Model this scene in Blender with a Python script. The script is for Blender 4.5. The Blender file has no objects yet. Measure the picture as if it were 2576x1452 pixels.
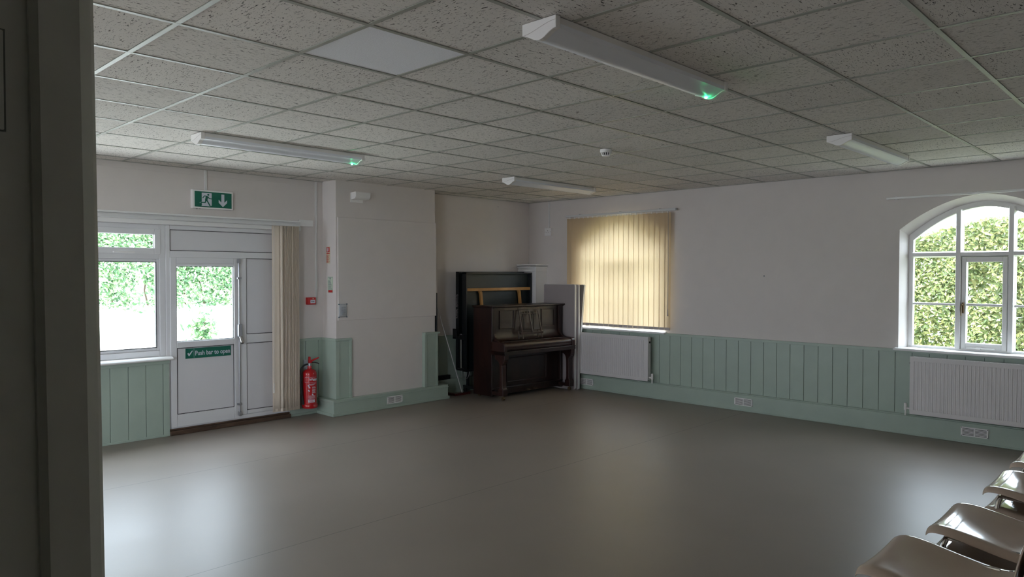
import bpy, bmesh, math, random
from mathutils import Vector, Matrix

random.seed(7)
sc = bpy.context.scene
COL = sc.collection
PI = math.pi

# ------------------------------------------------------------------ camera, sky, daylight, exposure
cam_d = bpy.data.cameras.new('camera')
cam = bpy.data.objects.new('camera', cam_d)
COL.objects.link(cam)
cam_d.sensor_fit = 'HORIZONTAL'
cam_d.sensor_width = 36.0
cam_d.lens = 36.0 * 1825.58 / 2576.0
cam_d.clip_start = 0.02
_r = Vector((0.71866864, 0.69535137, 0.0013637))
_u = Vector((-0.01565303, 0.0142172, 0.9997764))
_f = Vector((-0.6951765, 0.71852929, -0.02110182))
m = Matrix((( _r.x, _u.x, -_f.x, 0.0), (_r.y, _u.y, -_f.y, 0.0), (_r.z, _u.z, -_f.z, 1.695), (0, 0, 0, 1)))
cam.matrix_world = m
sc.camera = cam

world = bpy.data.worlds.new('overcast_sky')
sc.world = world
world.use_nodes = True
wn = world.node_tree.nodes
wn['Background'].inputs['Color'].default_value = (0.78, 0.865, 1.0, 1)
wn['Background'].inputs['Strength'].default_value = 10.0

sun_d = bpy.data.lights.new('hazy_sun', 'SUN')
sun_d.energy = 9.0
sun_d.angle = math.radians(12)
sun_d.color = (1.0, 0.96, 0.88)
sun = bpy.data.objects.new('hazy_sun', sun_d)
COL.objects.link(sun)
sun.rotation_euler = Vector((-0.12, 0.42, -1.0)).to_track_quat('-Z', 'Y').to_euler()

vs = sc.view_settings
vs.view_transform = 'Standard'
try:
    vs.look = 'None'
except Exception:
    pass
vs.gamma = 1.0
vs.use_curve_mapping = False
vs.exposure = 0.68
sc.cycles.max_bounces = 10
sc.cycles.diffuse_bounces = 6
sc.cycles.glossy_bounces = 4
sc.cycles.transparent_max_bounces = 12
sc.cycles.caustics_reflective = False
sc.cycles.caustics_refractive = False
sc.cycles.sample_clamp_indirect = 6.0


def portal(name, loc, direction, w, h):
    d = bpy.data.lights.new(name, 'AREA')
    d.shape = 'RECTANGLE'
    d.size = w
    d.size_y = h
    d.cycles.is_portal = True
    o = bpy.data.objects.new(name, d)
    COL.objects.link(o)
    o.location = loc
    o.rotation_euler = Vector(direction).to_track_quat('-Z', 'Z' if abs(direction[2]) < .5 else 'Y').to_euler()
    return o


# room constants
XL, YB, XR, YF, H = -7.80, 8.45, 0.75, -5.0, 2.80
XP, YP = -0.95, -1.75                  # lobby partition: the hall behind it ends at XP
portal('sky_portal', (XL - 0.3, 1.85, 1.5), (1, 0, 0), 2.3, 1.5)
portal('sky_portal', (XL - 0.3, 3.31, 1.4), (1, 0, 0), 0.75, 0.9)
portal('sky_portal', (-1.67, YB + 0.42, 1.7), (0, -1, 0), 1.6, 1.7)
portal('sky_portal', (-6.05, YB + 0.42, 1.7), (0, -1, 0), 1.6, 1.7)
for _x in (-6.9,):
    portal('sky_portal', (_x, YF - 0.35, 1.7), (0, 1, 0), 1.8, 1.7)
portal('sky_portal', (XP + 0.35, -3.35, 1.65), (-1, 0, 0), 3.0, 2.0)


# ------------------------------------------------------------------ materials
def mat(name, color, rough=0.6, metal=0.0, spec=0.5, noise=None, bump=None, coat=0.0, mottled=0.0, mscale=6.0):
    M = bpy.data.materials.new(name)
    M.use_nodes = True
    nt = M.node_tree
    b = nt.nodes['Principled BSDF']
    b.inputs['Base Color'].default_value = (*color, 1)
    b.inputs['Roughness'].default_value = rough
    b.inputs['Metallic'].default_value = metal
    b.inputs['Specular IOR Level'].default_value = spec
    b.inputs['Coat Weight'].default_value = coat
    tc = nt.nodes.new('ShaderNodeTexCoord')
    if mottled:
        n = nt.nodes.new('ShaderNodeTexNoise')
        n.inputs['Scale'].default_value = mscale
        n.inputs['Detail'].default_value = 5
        nt.links.new(tc.outputs['Object'], n.inputs['Vector'])
        r = nt.nodes.new('ShaderNodeMapRange')
        r.inputs['From Min'].default_value = 0.3
        r.inputs['From Max'].default_value = 0.7
        r.inputs['To Min'].default_value = 1 - mottled
        r.inputs['To Max'].default_value = 1 + mottled
        nt.links.new(n.outputs['Fac'], r.inputs['Value'])
        mx = nt.nodes.new('ShaderNodeVectorMath')
        mx.operation = 'SCALE'
        mx.inputs[0].default_value = color
        nt.links.new(r.outputs['Result'], mx.inputs['Scale'])
        nt.links.new(mx.outputs['Vector'], b.inputs['Base Color'])
    if bump:
        n2 = nt.nodes.new('ShaderNodeTexNoise')
        n2.inputs['Scale'].default_value = bump[0]
        n2.inputs['Detail'].default_value = 4
        nt.links.new(tc.outputs['Object'], n2.inputs['Vector'])
        bp = nt.nodes.new('ShaderNodeBump')
        bp.inputs['Strength'].default_value = bump[1]
        bp.inputs['Distance'].default_value = bump[2]
        nt.links.new(n2.outputs['Fac'], bp.inputs['Height'])
        nt.links.new(bp.outputs['Normal'], b.inputs['Normal'])
    return M


def emit(name, color, strength):
    M = bpy.data.materials.new(name)
    M.use_nodes = True
    b = M.node_tree.nodes['Principled BSDF']
    b.inputs['Base Color'].default_value = (*color, 1)
    b.inputs['Emission Color'].default_value = (*color, 1)
    b.inputs['Emission Strength'].default_value = strength
    return M


def wood(name, dark, light, rough=0.3, scale=(3, 3, 22), coat=0.3):
    M = bpy.data.materials.new(name)
    M.use_nodes = True
    nt = M.node_tree
    b = nt.nodes['Principled BSDF']
    tc = nt.nodes.new('ShaderNodeTexCoord')
    mp = nt.nodes.new('ShaderNodeMapping')
    mp.inputs['Scale'].default_value = scale
    n = nt.nodes.new('ShaderNodeTexNoise')
    n.inputs['Scale'].default_value = 2.0
    n.inputs['Detail'].default_value = 6
    n.inputs['Distortion'].default_value = 0.6
    cr = nt.nodes.new('ShaderNodeValToRGB')
    cr.color_ramp.elements[0].position = 0.3
    cr.color_ramp.elements[0].color = (*dark, 1)
    cr.color_ramp.elements[1].position = 0.75
    cr.color_ramp.elements[1].color = (*light, 1)
    L = nt.links.new
    L(tc.outputs['Object'], mp.inputs['Vector'])
    L(mp.outputs['Vector'], n.inputs['Vector'])
    L(n.outputs['Fac'], cr.inputs['Fac'])
    L(cr.outputs['Color'], b.inputs['Base Color'])
    b.inputs['Roughness'].default_value = rough
    b.inputs['Coat Weight'].default_value = coat
    b.inputs['Coat Roughness'].default_value = 0.2
    return M


def glass_mat(name, tint=(0.97, 1.0, 0.99)):
    M = bpy.data.materials.new(name)
    M.use_nodes = True
    nt = M.node_tree
    nt.nodes.clear()
    o = nt.nodes.new('ShaderNodeOutputMaterial')
    mx = nt.nodes.new('ShaderNodeMixShader')
    t = nt.nodes.new('ShaderNodeBsdfTransparent')
    t.inputs['Color'].default_value = (*tint, 1)
    g = nt.nodes.new('ShaderNodeBsdfGlossy')
    g.inputs['Roughness'].default_value = 0.02
    # two-sided Schlick reflectance, the same seen from either face of the sheet
    lw = nt.nodes.new('ShaderNodeLayerWeight')
    lw.inputs['Blend'].default_value = 0.5
    pw = nt.nodes.new('ShaderNodeMath'); pw.operation = 'POWER'; pw.inputs[1].default_value = 5.0
    ma = nt.nodes.new('ShaderNodeMath'); ma.operation = 'MULTIPLY_ADD'
    ma.inputs[1].default_value = 0.90; ma.inputs[2].default_value = 0.035
    L = nt.links.new
    L(lw.outputs['Facing'], pw.inputs[0])
    L(pw.outputs['Value'], ma.inputs[0])
    L(ma.outputs['Value'], mx.inputs['Fac'])
    L(t.outputs['BSDF'], mx.inputs[1])
    L(g.outputs['BSDF'], mx.inputs[2])
    L(mx.outputs['Shader'], o.inputs['Surface'])
    return M


def translucent(name, color, tcolor, fac, rough=0.8, weave=0.0):
    M = bpy.data.materials.new(name)
    M.use_nodes = True
    nt = M.node_tree
    nt.nodes.clear()
    o = nt.nodes.new('ShaderNodeOutputMaterial')
    mx = nt.nodes.new('ShaderNodeMixShader')
    mx.inputs['Fac'].default_value = fac
    d = nt.nodes.new('ShaderNodeBsdfDiffuse')
    d.inputs['Color'].default_value = (*color, 1)
    t = nt.nodes.new('ShaderNodeBsdfTranslucent')
    t.inputs['Color'].default_value = (*tcolor, 1)
    L = nt.links.new
    L(d.outputs['BSDF'], mx.inputs[1])
    L(t.outputs['BSDF'], mx.inputs[2])
    L(mx.outputs['Shader'], o.inputs['Surface'])
    return M


def leaf_mat(name, a, b_, c):
    M = bpy.data.materials.new(name)
    M.use_nodes = True
    nt = M.node_tree
    nt.nodes.clear()
    o = nt.nodes.new('ShaderNodeOutputMaterial')
    mx = nt.nodes.new('ShaderNodeMixShader')
    mx.inputs['Fac'].default_value = 0.35
    geo = nt.nodes.new('ShaderNodeNewGeometry')
    cr = nt.nodes.new('ShaderNodeValToRGB')
    e = cr.color_ramp.elements
    e[0].color = (*a, 1)
    e[1].color = (*c, 1)
    k = e.new(0.55)
    k.color = (*b_, 1)
    d = nt.nodes.new('ShaderNodeBsdfPrincipled')
    d.inputs['Roughness'].default_value = 0.45
    t = nt.nodes.new('ShaderNodeBsdfTranslucent')
    L = nt.links.new
    L(geo.outputs['Random Per Island'], cr.inputs['Fac'])
    L(cr.outputs['Color'], d.inputs['Base Color'])
    L(cr.outputs['Color'], t.inputs['Color'])
    L(d.outputs['BSDF'], mx.inputs[1])
    L(t.outputs['BSDF'], mx.inputs[2])
    L(mx.outputs['Shader'], o.inputs['Surface'])
    return M


TX0, TY0, TS = -2.718, 0.694, 0.6      # ceiling tile grid origin and pitch


def tile_mat():
    M = bpy.data.materials.new('mineral_fibre_tile')
    M.use_nodes = True
    nt = M.node_tree
    b = nt.nodes['Principled BSDF']
    L = nt.links.new
    N = nt.nodes.new
    tc = N('ShaderNodeTexCoord')
    sub = N('ShaderNodeVectorMath'); sub.operation = 'SUBTRACT'
    sub.inputs[1].default_value = (TX0, TY0, 0)
    L(tc.outputs['Object'], sub.inputs[0])
    div = N('ShaderNodeVectorMath'); div.operation = 'SCALE'
    div.inputs['Scale'].default_value = 1 / TS
    L(sub.outputs['Vector'], div.inputs[0])
    fl = N('ShaderNodeVectorMath'); fl.operation = 'FLOOR'
    L(div.outputs['Vector'], fl.inputs[0])
    wnz = N('ShaderNodeTexWhiteNoise'); wnz.noise_dimensions = '3D'
    L(fl.outputs['Vector'], wnz.inputs['Vector'])
    # checker style turn of the tile: alternate tiles lie a quarter turn round
    sep = N('ShaderNodeSeparateXYZ'); L(fl.outputs['Vector'], sep.inputs['Vector'])
    add = N('ShaderNodeMath'); add.operation = 'ADD'
    L(sep.outputs['X'], add.inputs[0]); L(sep.outputs['Y'], add.inputs[1])
    md = N('ShaderNodeMath'); md.operation = 'FLOORED_MODULO'; md.inputs[1].default_value = 2
    L(add.outputs['Value'], md.inputs[0])
    ang = N('ShaderNodeMath'); ang.operation = 'MULTIPLY'; ang.inputs[1].default_value = PI / 2
    L(md.outputs['Value'], ang.inputs[0])
    rot = N('ShaderNodeVectorRotate'); rot.rotation_type = 'Z_AXIS'
    L(sub.outputs['Vector'], rot.inputs['Vector']); L(ang.outputs['Value'], rot.inputs['Angle'])
    off = N('ShaderNodeVectorMath'); off.operation = 'MULTIPLY_ADD'
    off.inputs[1].default_value = (7, 7, 7)
    L(wnz.outputs['Color'], off.inputs[0]); L(rot.outputs['Vector'], off.inputs[2])

    def fiss(sx, sy, lo, hi, dist):
        mp = N('ShaderNodeMapping'); mp.inputs['Scale'].default_value = (sx, sy, 1)
        L(off.outputs['Vector'], mp.inputs['Vector'])
        n = N('ShaderNodeTexNoise'); n.inputs['Scale'].default_value = 1.0
        n.inputs['Detail'].default_value = 2.0; n.inputs['Distortion'].default_value = dist
        L(mp.outputs['Vector'], n.inputs['Vector'])
        r = N('ShaderNodeMapRange'); r.inputs['From Min'].default_value = lo; r.inputs['From Max'].default_value = hi
        L(n.outputs['Fac'], r.inputs['Value'])
        return r.outputs['Result']
    f1 = fiss(36, 125, 0.615, 0.665, 1.0)
    f2 = fiss(170, 190, 0.675, 0.73, 0.3)
    mxm = N('ShaderNodeMath'); mxm.operation = 'MAXIMUM'
    L(f1, mxm.inputs[0]); L(f2, mxm.inputs[1])
    mx = N('ShaderNodeMix'); mx.data_type = 'RGBA'
    mx.inputs['A'].default_value = (0.76, 0.725, 0.69, 1)
    mx.inputs['B'].default_value = (0.15, 0.14, 0.13, 1)
    L(mxm.outputs['Value'], mx.inputs['Factor'])
    # every tile a hair lighter or darker
    r2 = N('ShaderNodeMapRange'); r2.inputs['To Min'].default_value = 0.94; r2.inputs['To Max'].default_value = 1.04
    L(wnz.outputs['Value'], r2.inputs['Value'])
    scl = N('ShaderNodeVectorMath'); scl.operation = 'SCALE'
    L(mx.outputs['Result'], scl.inputs[0]); L(r2.outputs['Result'], scl.inputs['Scale'])
    L(scl.outputs['Vector'], b.inputs['Base Color'])
    b.inputs['Roughness'].default_value = 0.95
    b.inputs['Specular IOR Level'].default_value = 0.15
    bp = N('ShaderNodeBump'); bp.inputs['Strength'].default_value = 0.6; bp.inputs['Distance'].default_value = 0.003
    bp.invert = True
    L(mxm.outputs['Value'], bp.inputs['Height']); L(bp.outputs['Normal'], b.inputs['Normal'])
    return M


def floor_mat():
    M = bpy.data.materials.new('grey_vinyl_floor')
    M.use_nodes = True
    nt = M.node_tree
    b = nt.nodes['Principled BSDF']
    L = nt.links.new
    N = nt.nodes.new
    tc = N('ShaderNodeTexCoord')
    n = N('ShaderNodeTexNoise'); n.inputs['Scale'].default_value = 1.3; n.inputs['Detail'].default_value = 6
    L(tc.outputs['Object'], n.inputs['Vector'])
    n3 = N('ShaderNodeTexNoise'); n3.inputs['Scale'].default_value = 260; n3.inputs['Detail'].default_value = 2
    L(tc.outputs['Object'], n3.inputs['Vector'])
    cr = N('ShaderNodeValToRGB')
    cr.color_ramp.elements[0].position = 0.3; cr.color_ramp.elements[0].color = (0.226, 0.192, 0.163, 1)
    cr.color_ramp.elements[1].position = 0.75; cr.color_ramp.elements[1].color = (0.268, 0.228, 0.195, 1)
    L(n.outputs['Fac'], cr.inputs['Fac'])
    # sheet seams every two metres, parallel to the left wall
    sx = N('ShaderNodeSeparateXYZ'); L(tc.outputs['Object'], sx.inputs['Vector'])
    a = N('ShaderNodeMath'); a.operation = 'ADD'; a.inputs[1].default_value = 4.09
    L(sx.outputs['X'], a.inputs[0])
    mo = N('ShaderNodeMath'); mo.operation = 'PINGPONG'; mo.inputs[1].default_value = 1.05
    L(a.outputs['Value'], mo.inputs[0])
    lt = N('ShaderNodeMath'); lt.operation = 'LESS_THAN'; lt.inputs[1].default_value = 0.003
    L(mo.outputs['Value'], lt.inputs[0])
    mx = N('ShaderNodeMix'); mx.data_type = 'RGBA'; mx.inputs['B'].default_value = (0.095, 0.088, 0.08, 1)
    lim = N('ShaderNodeMath'); lim.operation = 'LESS_THAN'; lim.inputs[1].default_value = -3.0
    L(sx.outputs['X'], lim.inputs[0])
    ml = N('ShaderNodeMath'); ml.operation = 'MULTIPLY'
    L(lt.outputs['Value'], ml.inputs[0]); L(lim.outputs['Value'], ml.inputs[1])
    L(ml.outputs['Value'], mx.inputs['Factor']); L(cr.outputs['Color'], mx.inputs['A'])
    L(mx.outputs['Result'], b.inputs['Base Color'])
    rr = N('ShaderNodeMapRange'); rr.inputs['To Min'].default_value = 0.35; rr.inputs['To Max'].default_value = 0.46
    L(n.outputs['Fac'], rr.inputs['Value']); L(rr.outputs['Result'], b.inputs['Roughness'])
    b.inputs['Specular IOR Level'].default_value = 0.5
    bp = N('ShaderNodeBump'); bp.inputs['Strength'].default_value = 0.08; bp.inputs['Distance'].default_value = 0.001
    L(n3.outputs['Fac'], bp.inputs['Height']); L(bp.outputs['Normal'], b.inputs['Normal'])
    return M


MT = {}
MT['wall'] = mat('white_emulsion_wall', (0.70, 0.65, 0.625), 0.85, spec=0.2, bump=(55, 0.12, 0.004), mottled=0.015)
MT['green'] = mat('pale_green_gloss', (0.375, 0.455, 0.39), 0.38, bump=(30, 0.05, 0.002), mottled=0.03)
MT['groove'] = mat('dark_joint', (0.09, 0.11, 0.095), 0.8)
MT['upvc'] = mat('white_upvc', (0.74, 0.74, 0.755), 0.35)
MT['upvc_panel'] = mat('white_upvc_panel', (0.70, 0.69, 0.71), 0.42)
MT['gasket'] = mat('black_gasket', (0.012, 0.012, 0.013), 0.6)
MT['gloss'] = mat('white_gloss_paint', (0.82, 0.81, 0.80), 0.35, bump=(25, 0.05, 0.002))
MT['jamb'] = mat('grey_green_gloss_jamb', (0.60, 0.60, 0.55), 0.42, bump=(60, 0.08, 0.002), mottled=0.05)
MT['recess'] = mat('shaded_jamb_recess', (0.16, 0.16, 0.15), 0.8)  # darkened jamb colour, stands for shade in the hinge gap
MT['glass'] = glass_mat('window_glass')
MT['tile'] = tile_mat()
MT['tile_new'] = mat('new_white_tile', (0.86, 0.87, 0.92), 0.95, spec=0.15, bump=(240, 0.5, 0.003), mottled=0.05, mscale=150)
MT['tbar'] = mat('white_enamel_grid', (0.36, 0.365, 0.325), 0.42, spec=0.5)
MT['slab'] = mat('dark_ceiling_void', (0.05, 0.05, 0.05), 0.9)
MT['floor'] = floor_mat()
MT['white'] = mat('white_plastic', (0.82, 0.80, 0.79), 0.4)
MT['diffuser'] = mat('opal_diffuser', (0.80, 0.82, 0.88), 0.35)
MT['led'] = emit('green_led', (0.03, 1.0, 0.30), 60.0)
MT['sgreen'] = mat('safety_green', (0.004, 0.13, 0.085), 0.35)
MT['swhite'] = mat('sign_white', (0.62, 0.64, 0.72), 0.4)
MT['red'] = mat('gloss_red', (0.45, 0.008, 0.012), 0.25, coat=0.3)
MT['redsign'] = mat('sign_red', (0.52, 0.02, 0.02), 0.5)
MT['cream'] = mat('sign_cream', (0.62, 0.56, 0.40), 0.6)
MT['palegreen'] = mat('sign_pale_green', (0.55, 0.64, 0.52), 0.5)
MT['ink'] = mat('dark_ink', (0.06, 0.10, 0.13), 0.7)
MT['black'] = mat('black_rubber', (0.012, 0.012, 0.013), 0.5)
MT['steel'] = mat('brushed_steel', (0.42, 0.42, 0.45), 0.35, metal=0.9)
MT['chrome'] = mat('chrome', (0.7, 0.7, 0.72), 0.12, metal=1.0)
MT['brass'] = mat('old_brass', (0.16, 0.11, 0.06), 0.45, metal=0.8)
MT['piano'] = wood('mahogany_piano', (0.008, 0.003, 0.0025), (0.028, 0.010, 0.007), 0.33, (4, 4, 1.2), 0.1)
MT['piano_red'] = wood('mahogany_red', (0.016, 0.0045, 0.0035), (0.042, 0.013, 0.009), 0.36, (6, 6, 1.2), 0.1)
MT['oak'] = wood('orange_pine', (0.42, 0.20, 0.055), (0.56, 0.30, 0.09), 0.5, (3, 3, 3), 0.0)
MT['threshold'] = wood('worn_brown_threshold', (0.035, 0.018, 0.010), (0.13, 0.075, 0.045), 0.6, (8, 2, 8), 0.0)
MT['ttable'] = mat('dark_green_table', (0.010, 0.018, 0.019), 0.45, mottled=0.1)
MT['tframe'] = mat('black_table_frame', (0.008, 0.010, 0.012), 0.4)
MT['darkred'] = mat('dark_red_paint', (0.06, 0.008, 0.008), 0.5)
MT['laminate'] = mat('grey_laminate', (0.38, 0.34, 0.34), 0.4)
MT['alu'] = mat('pale_edge_trim', (0.66, 0.66, 0.66), 0.35)
MT['brownlam'] = mat('taupe_laminate', (0.22, 0.185, 0.165), 0.45)
MT['radiator'] = mat('white_radiator', (0.68, 0.655, 0.655), 0.35)
MT['cavity'] = mat('dark_cavity', (0.02, 0.02, 0.02), 0.8)
MT['fabric_open'] = translucent('cream_blind_fabric', (0.80, 0.71, 0.60), (0.80, 0.66, 0.50), 0.2)
MT['fabric'] = translucent('beige_blind_fabric', (0.66, 0.52, 0.35), (0.72, 0.55, 0.35), 0.34)
MT['weight'] = mat('grey_blind_weight', (0.46, 0.41, 0.40), 0.5)
MT['chair'] = mat('cream_polypropylene', (0.56, 0.45, 0.37), 0.09, spec=0.42, mottled=0.02)
MT['plastic_clear'] = mat('clear_film', (0.45, 0.46, 0.48), 0.12, spec=0.8)
MT['conduit'] = mat('white_trunking', (0.70, 0.69, 0.68), 0.45)
MT['ground'] = mat('pale_concrete', (0.62, 0.62, 0.58), 0.9, mottled=0.1)
MT['grass'] = mat('grass_ground', (0.20, 0.22, 0.12), 0.9, mottled=0.25)
MT['leaf'] = leaf_mat('hedge_leaves', (0.05, 0.085, 0.02), (0.17, 0.21, 0.07), (0.42, 0.40, 0.17))
MT['leaf2'] = leaf_mat('bramble_leaves', (0.04, 0.11, 0.045), (0.13, 0.24, 0.10), (0.33, 0.42, 0.22))
MT['bark'] = mat('brown_bark', (0.16, 0.12, 0.08), 0.9, mottled=0.2)

# ------------------------------------------------------------------ mesh building
ORG = {}


class MB:
    def __init__(s):
        s.v = []; s.f = []; s.m = []; s.cuts = []

    def add(s, verts, faces, mi=0):
        o = len(s.v)
        s.cuts.append((len(s.v), len(s.f)))
        s.v += [tuple(p) for p in verts]
        s.f += [tuple(i + o for i in f) for f in faces]
        s.m += [mi] * len(faces)
        return s

    def box(s, x0, x1, y0, y1, z0, z1, mi=0):
        x0, x1 = sorted((x0, x1)); y0, y1 = sorted((y0, y1)); z0, z1 = sorted((z0, z1))
        return s.add([(x0, y0, z0), (x1, y0, z0), (x1, y1, z0), (x0, y1, z0), (x0, y0, z1), (x1, y0, z1), (x1, y1, z1), (x0, y1, z1)],
                     [(3, 2, 1, 0), (4, 5, 6, 7), (0, 1, 5, 4), (1, 2, 6, 5), (2, 3, 7, 6), (3, 0, 4, 7)], mi)

    def prism(s, poly, a, b, fn, mi=0):
        """poly: 2-D points; fn(p, q, t) -> xyz; extruded from t=a to t=b"""
        n = len(poly)
        vs_ = [fn(p[0], p[1], a) for p in poly] + [fn(p[0], p[1], b) for p in poly]
        fs = [tuple(range(n))[::-1], tuple(range(n, 2 * n))]
        fs += [(i, (i + 1) % n, n + (i + 1) % n, n + i) for i in range(n)]
        return s.add(vs_, fs, mi)

    def cyl(s, p0, p1, r0, n=16, r1=None, mi=0, caps=True):
        r1 = r0 if r1 is None else r1
        p0 = Vector(p0); p1 = Vector(p1)
        d = (p1 - p0).normalized()
        a = d.orthogonal().normalized(); b = d.cross(a)
        vs_ = []
        for p, r in ((p0, r0), (p1, r1)):
            for i in range(n):
                t = 2 * PI * i / n
                vs_.append(p + a * (r * math.cos(t)) + b * (r * math.sin(t)))
        fs = [(i, (i + 1) % n, n + (i + 1) % n, n + i) for i in range(n)]
        if caps:
            fs += [tuple(range(n))[::-1], tuple(range(n, 2 * n))]
        return s.add(vs_, fs, mi)

    def tube(s, pts, r, n=8, mi=0):
        pts = [Vector(p) for p in pts]
        rings = []
        prev = None
        for i, p in enumerate(pts):
            d = (pts[min(i + 1, len(pts) - 1)] - pts[max(i - 1, 0)]).normalized()
            if prev is None:
                a = d.orthogonal().normalized()
            else:
                a = (prev - d * prev.dot(d)).normalized()
            prev = a
            b = d.cross(a)
            rings.append([p + a * (r * math.cos(2 * PI * k / n)) + b * (r * math.sin(2 * PI * k / n)) for k in range(n)])
        vs_ = [q for rg in rings for q in rg]
        fs = []
        for i in range(len(rings) - 1):
            for k in range(n):
                fs.append((i * n + k, i * n + (k + 1) % n, (i + 1) * n + (k + 1) % n, (i + 1) * n + k))
        fs += [tuple(range(n))[::-1], tuple(range((len(rings) - 1) * n, len(rings) * n))]
        return s.add(vs_, fs, mi)

    def lathe(s, c, prof, n=28, mi=0):
        vs_ = []
        for r, z in prof:
            for k in range(n):
                t = 2 * PI * k / n
                vs_.append((c[0] + r * math.cos(t), c[1] + r * math.sin(t), c[2] + z))
        fs = []
        for i in range(len(prof) - 1):
            for k in range(n):
                fs.append((i * n + k, i * n + (k + 1) % n, (i + 1) * n + (k + 1) % n, (i + 1) * n + k))
        fs += [tuple(range(n))[::-1], tuple(range((len(prof) - 1) * n, len(prof) * n))]
        return s.add(vs_, fs, mi)

    def build_each(s, name, mats, parent, **kw):
        out = []
        cuts = s.cuts + [(len(s.v), len(s.f))]
        for (v0, f0), (v1, f1) in zip(cuts[:-1], cuts[1:]):
            b = MB()
            b.add(s.v[v0:v1], [tuple(i - v0 for i in f) for f in s.f[f0:f1]])
            out.append(b.build(name, mats, parent, **kw))
        return out

    def build(s, name, mats, parent=None, local=False, bevel=0, smooth=False, seg=2, recalc=True):
        me = bpy.data.meshes.new(name)
        vs_ = s.v
        org = Vector((0, 0, 0))
        if parent is not None and not local:
            org = ORG.get(parent.name, Vector((0, 0, 0)))
            vs_ = [(p[0] - org[0], p[1] - org[1], p[2] - org[2]) for p in vs_]
        me.from_pydata(vs_, [], s.f)
        if not isinstance(mats, (list, tuple)):
            mats = [mats]
        for M_ in mats:
            me.materials.append(M_)
        if len(mats) > 1:
            for p, k in zip(me.polygons, s.m):
                p.material_index = k
        if recalc:
            bm = bmesh.new(); bm.from_mesh(me)
            bmesh.ops.recalc_face_normals(bm, faces=bm.faces)
            bm.to_mesh(me); bm.free()
        if smooth:
            me.shade_smooth()
            me.set_sharp_from_angle(angle=math.radians(40))
        o = bpy.data.objects.new(name, me)
        COL.objects.link(o)
        if parent is not None:
            o.parent = parent
        ORG[o.name] = org
        if bevel:
            bv = o.modifiers.new('edge', 'BEVEL')
            bv.width = bevel; bv.segments = seg; bv.limit_method = 'ANGLE'; bv.angle_limit = math.radians(40)
            bv.harden_normals = False
        return o


def empty(name, loc, label=None, cat=None, group=None, kind=None, rotz=0):
    o = bpy.data.objects.new(name, None)
    COL.objects.link(o)
    o.empty_display_size = 0.1
    o.location = loc
    o.rotation_euler = (0, 0, rotz)
    ORG[o.name] = Vector(loc)
    return tag(o, label, cat, group, kind)


def tag(o, label=None, cat=None, group=None, kind=None):
    if label: o['label'] = label
    if cat: o['category'] = cat
    if group: o['group'] = group
    if kind: o['kind'] = kind
    return o


def dup(root, loc, label, group=None):
    r = root.copy(); COL.objects.link(r)
    r.location = loc
    r['label'] = label
    if group: r['group'] = group
    ORG[r.name] = Vector(loc)
    for ch in list(root.children):
        c = ch.copy(); COL.objects.link(c); c.parent = r
        for g in list(ch.children):
            d = g.copy(); COL.objects.link(d); d.parent = c
    return r


# plane frames used for prisms
def on_left(p, q, t):          # p along Y, q up, t out of the left wall into the room
    return (XL + t, p, q)


def on_back(p, q, t):          # p along X, q up, t out of the back wall into the room
    return (p, YB - t, q)


def text(body, size, name, material, parent, place, depth=0.0006, bold=0.0, align='LEFT', sx=1.0):
    """lettering as a real mesh: place(u, v, t) maps text plane to the world"""
    cu = bpy.data.curves.new(name, 'FONT')
    cu.body = body; cu.size = size; cu.extrude = depth; cu.offset = bold; cu.align_x = align
    cu.resolution_u = 3
    tmp = bpy.data.objects.new(name + '_source', cu)
    COL.objects.link(tmp)
    dg = bpy.context.evaluated_depsgraph_get()
    dg.update()
    me = bpy.data.meshes.new_from_object(tmp.evaluated_get(dg))
    bpy.data.objects.remove(tmp)
    bpy.data.curves.remove(cu)
    org = ORG.get(parent.name, Vector((0, 0, 0))) if parent else Vector((0, 0, 0))
    for v in me.vertices:
        w = Vector(place(v.co.x * sx, v.co.y, v.co.z)) - org
        v.co = w
    me.materials.clear(); me.materials.append(material)
    me.name = name
    o = bpy.data.objects.new(name, me)
    COL.objects.link(o)
    o.parent = parent
    ORG[o.name] = org
    return o


# ------------------------------------------------------------------ room shell
def wall_openings(s0, s1, z1, ops, T, fn, name, label, z0=0.0):
    """wall with openings; ops = [(sa, sb, sill, top(s))]; fn(s, z, t) t=0 room face, t=-T outside"""
    b = MB()

    def slab(a0, a1, zb0, zb1, zt0, zt1):
        P = [(a0, zb0), (a1, zb1), (a1, zt1), (a0, zt0)]
        b.prism(P, 0.0, -T, fn)
    cur = s0
    for sa, sb, sill, top in ops:
        if sa > cur: slab(cur, sa, z0, z0, z1, z1)
        n = 24
        for i in range(n):
            a = sa + (sb - sa) * i / n; c = sa + (sb - sa) * (i + 1) / n
            slab(a, c, top(a), top(c), z1, z1)
        if sill > z0 + 0.001: slab(sa, sb, z0, z0, sill, sill)
        cur = sb
    if cur < s1: slab(cur, s1, z0, z0, z1, z1)
    bmx = b.build(name, MT['wall'])
    return tag(bmx, label, 'wall', kind='structure')


def arch(cx, half, spring, rise):
    """four-centred (Tudor) head: rounded haunch, nearly straight run to the point"""
    def top(s):
        u = min(1.0, abs(s - cx) / half)
        return spring + rise * (1 - u ** 1.75) * (1 - 0.06 * (1 - u))
    return top


W3C, W2C, WH = -1.67, -6.05, 0.75
arch3 = arch(W3C, WH, 2.165, 0.345)
arch2 = arch(W2C, WH, 2.165, 0.345)

fl = MB().box(XL - 0.3, XP + 0.25, YF - 0.3, YB + 0.3, -0.1, 0.0).box(XP + 0.25, XR + 0.2, YP, YB + 0.3, -0.1, 0.0).build('floor', MT['floor'])
tag(fl, 'grey vinyl sheet floor of the hall', 'floor', kind='structure')

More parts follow.
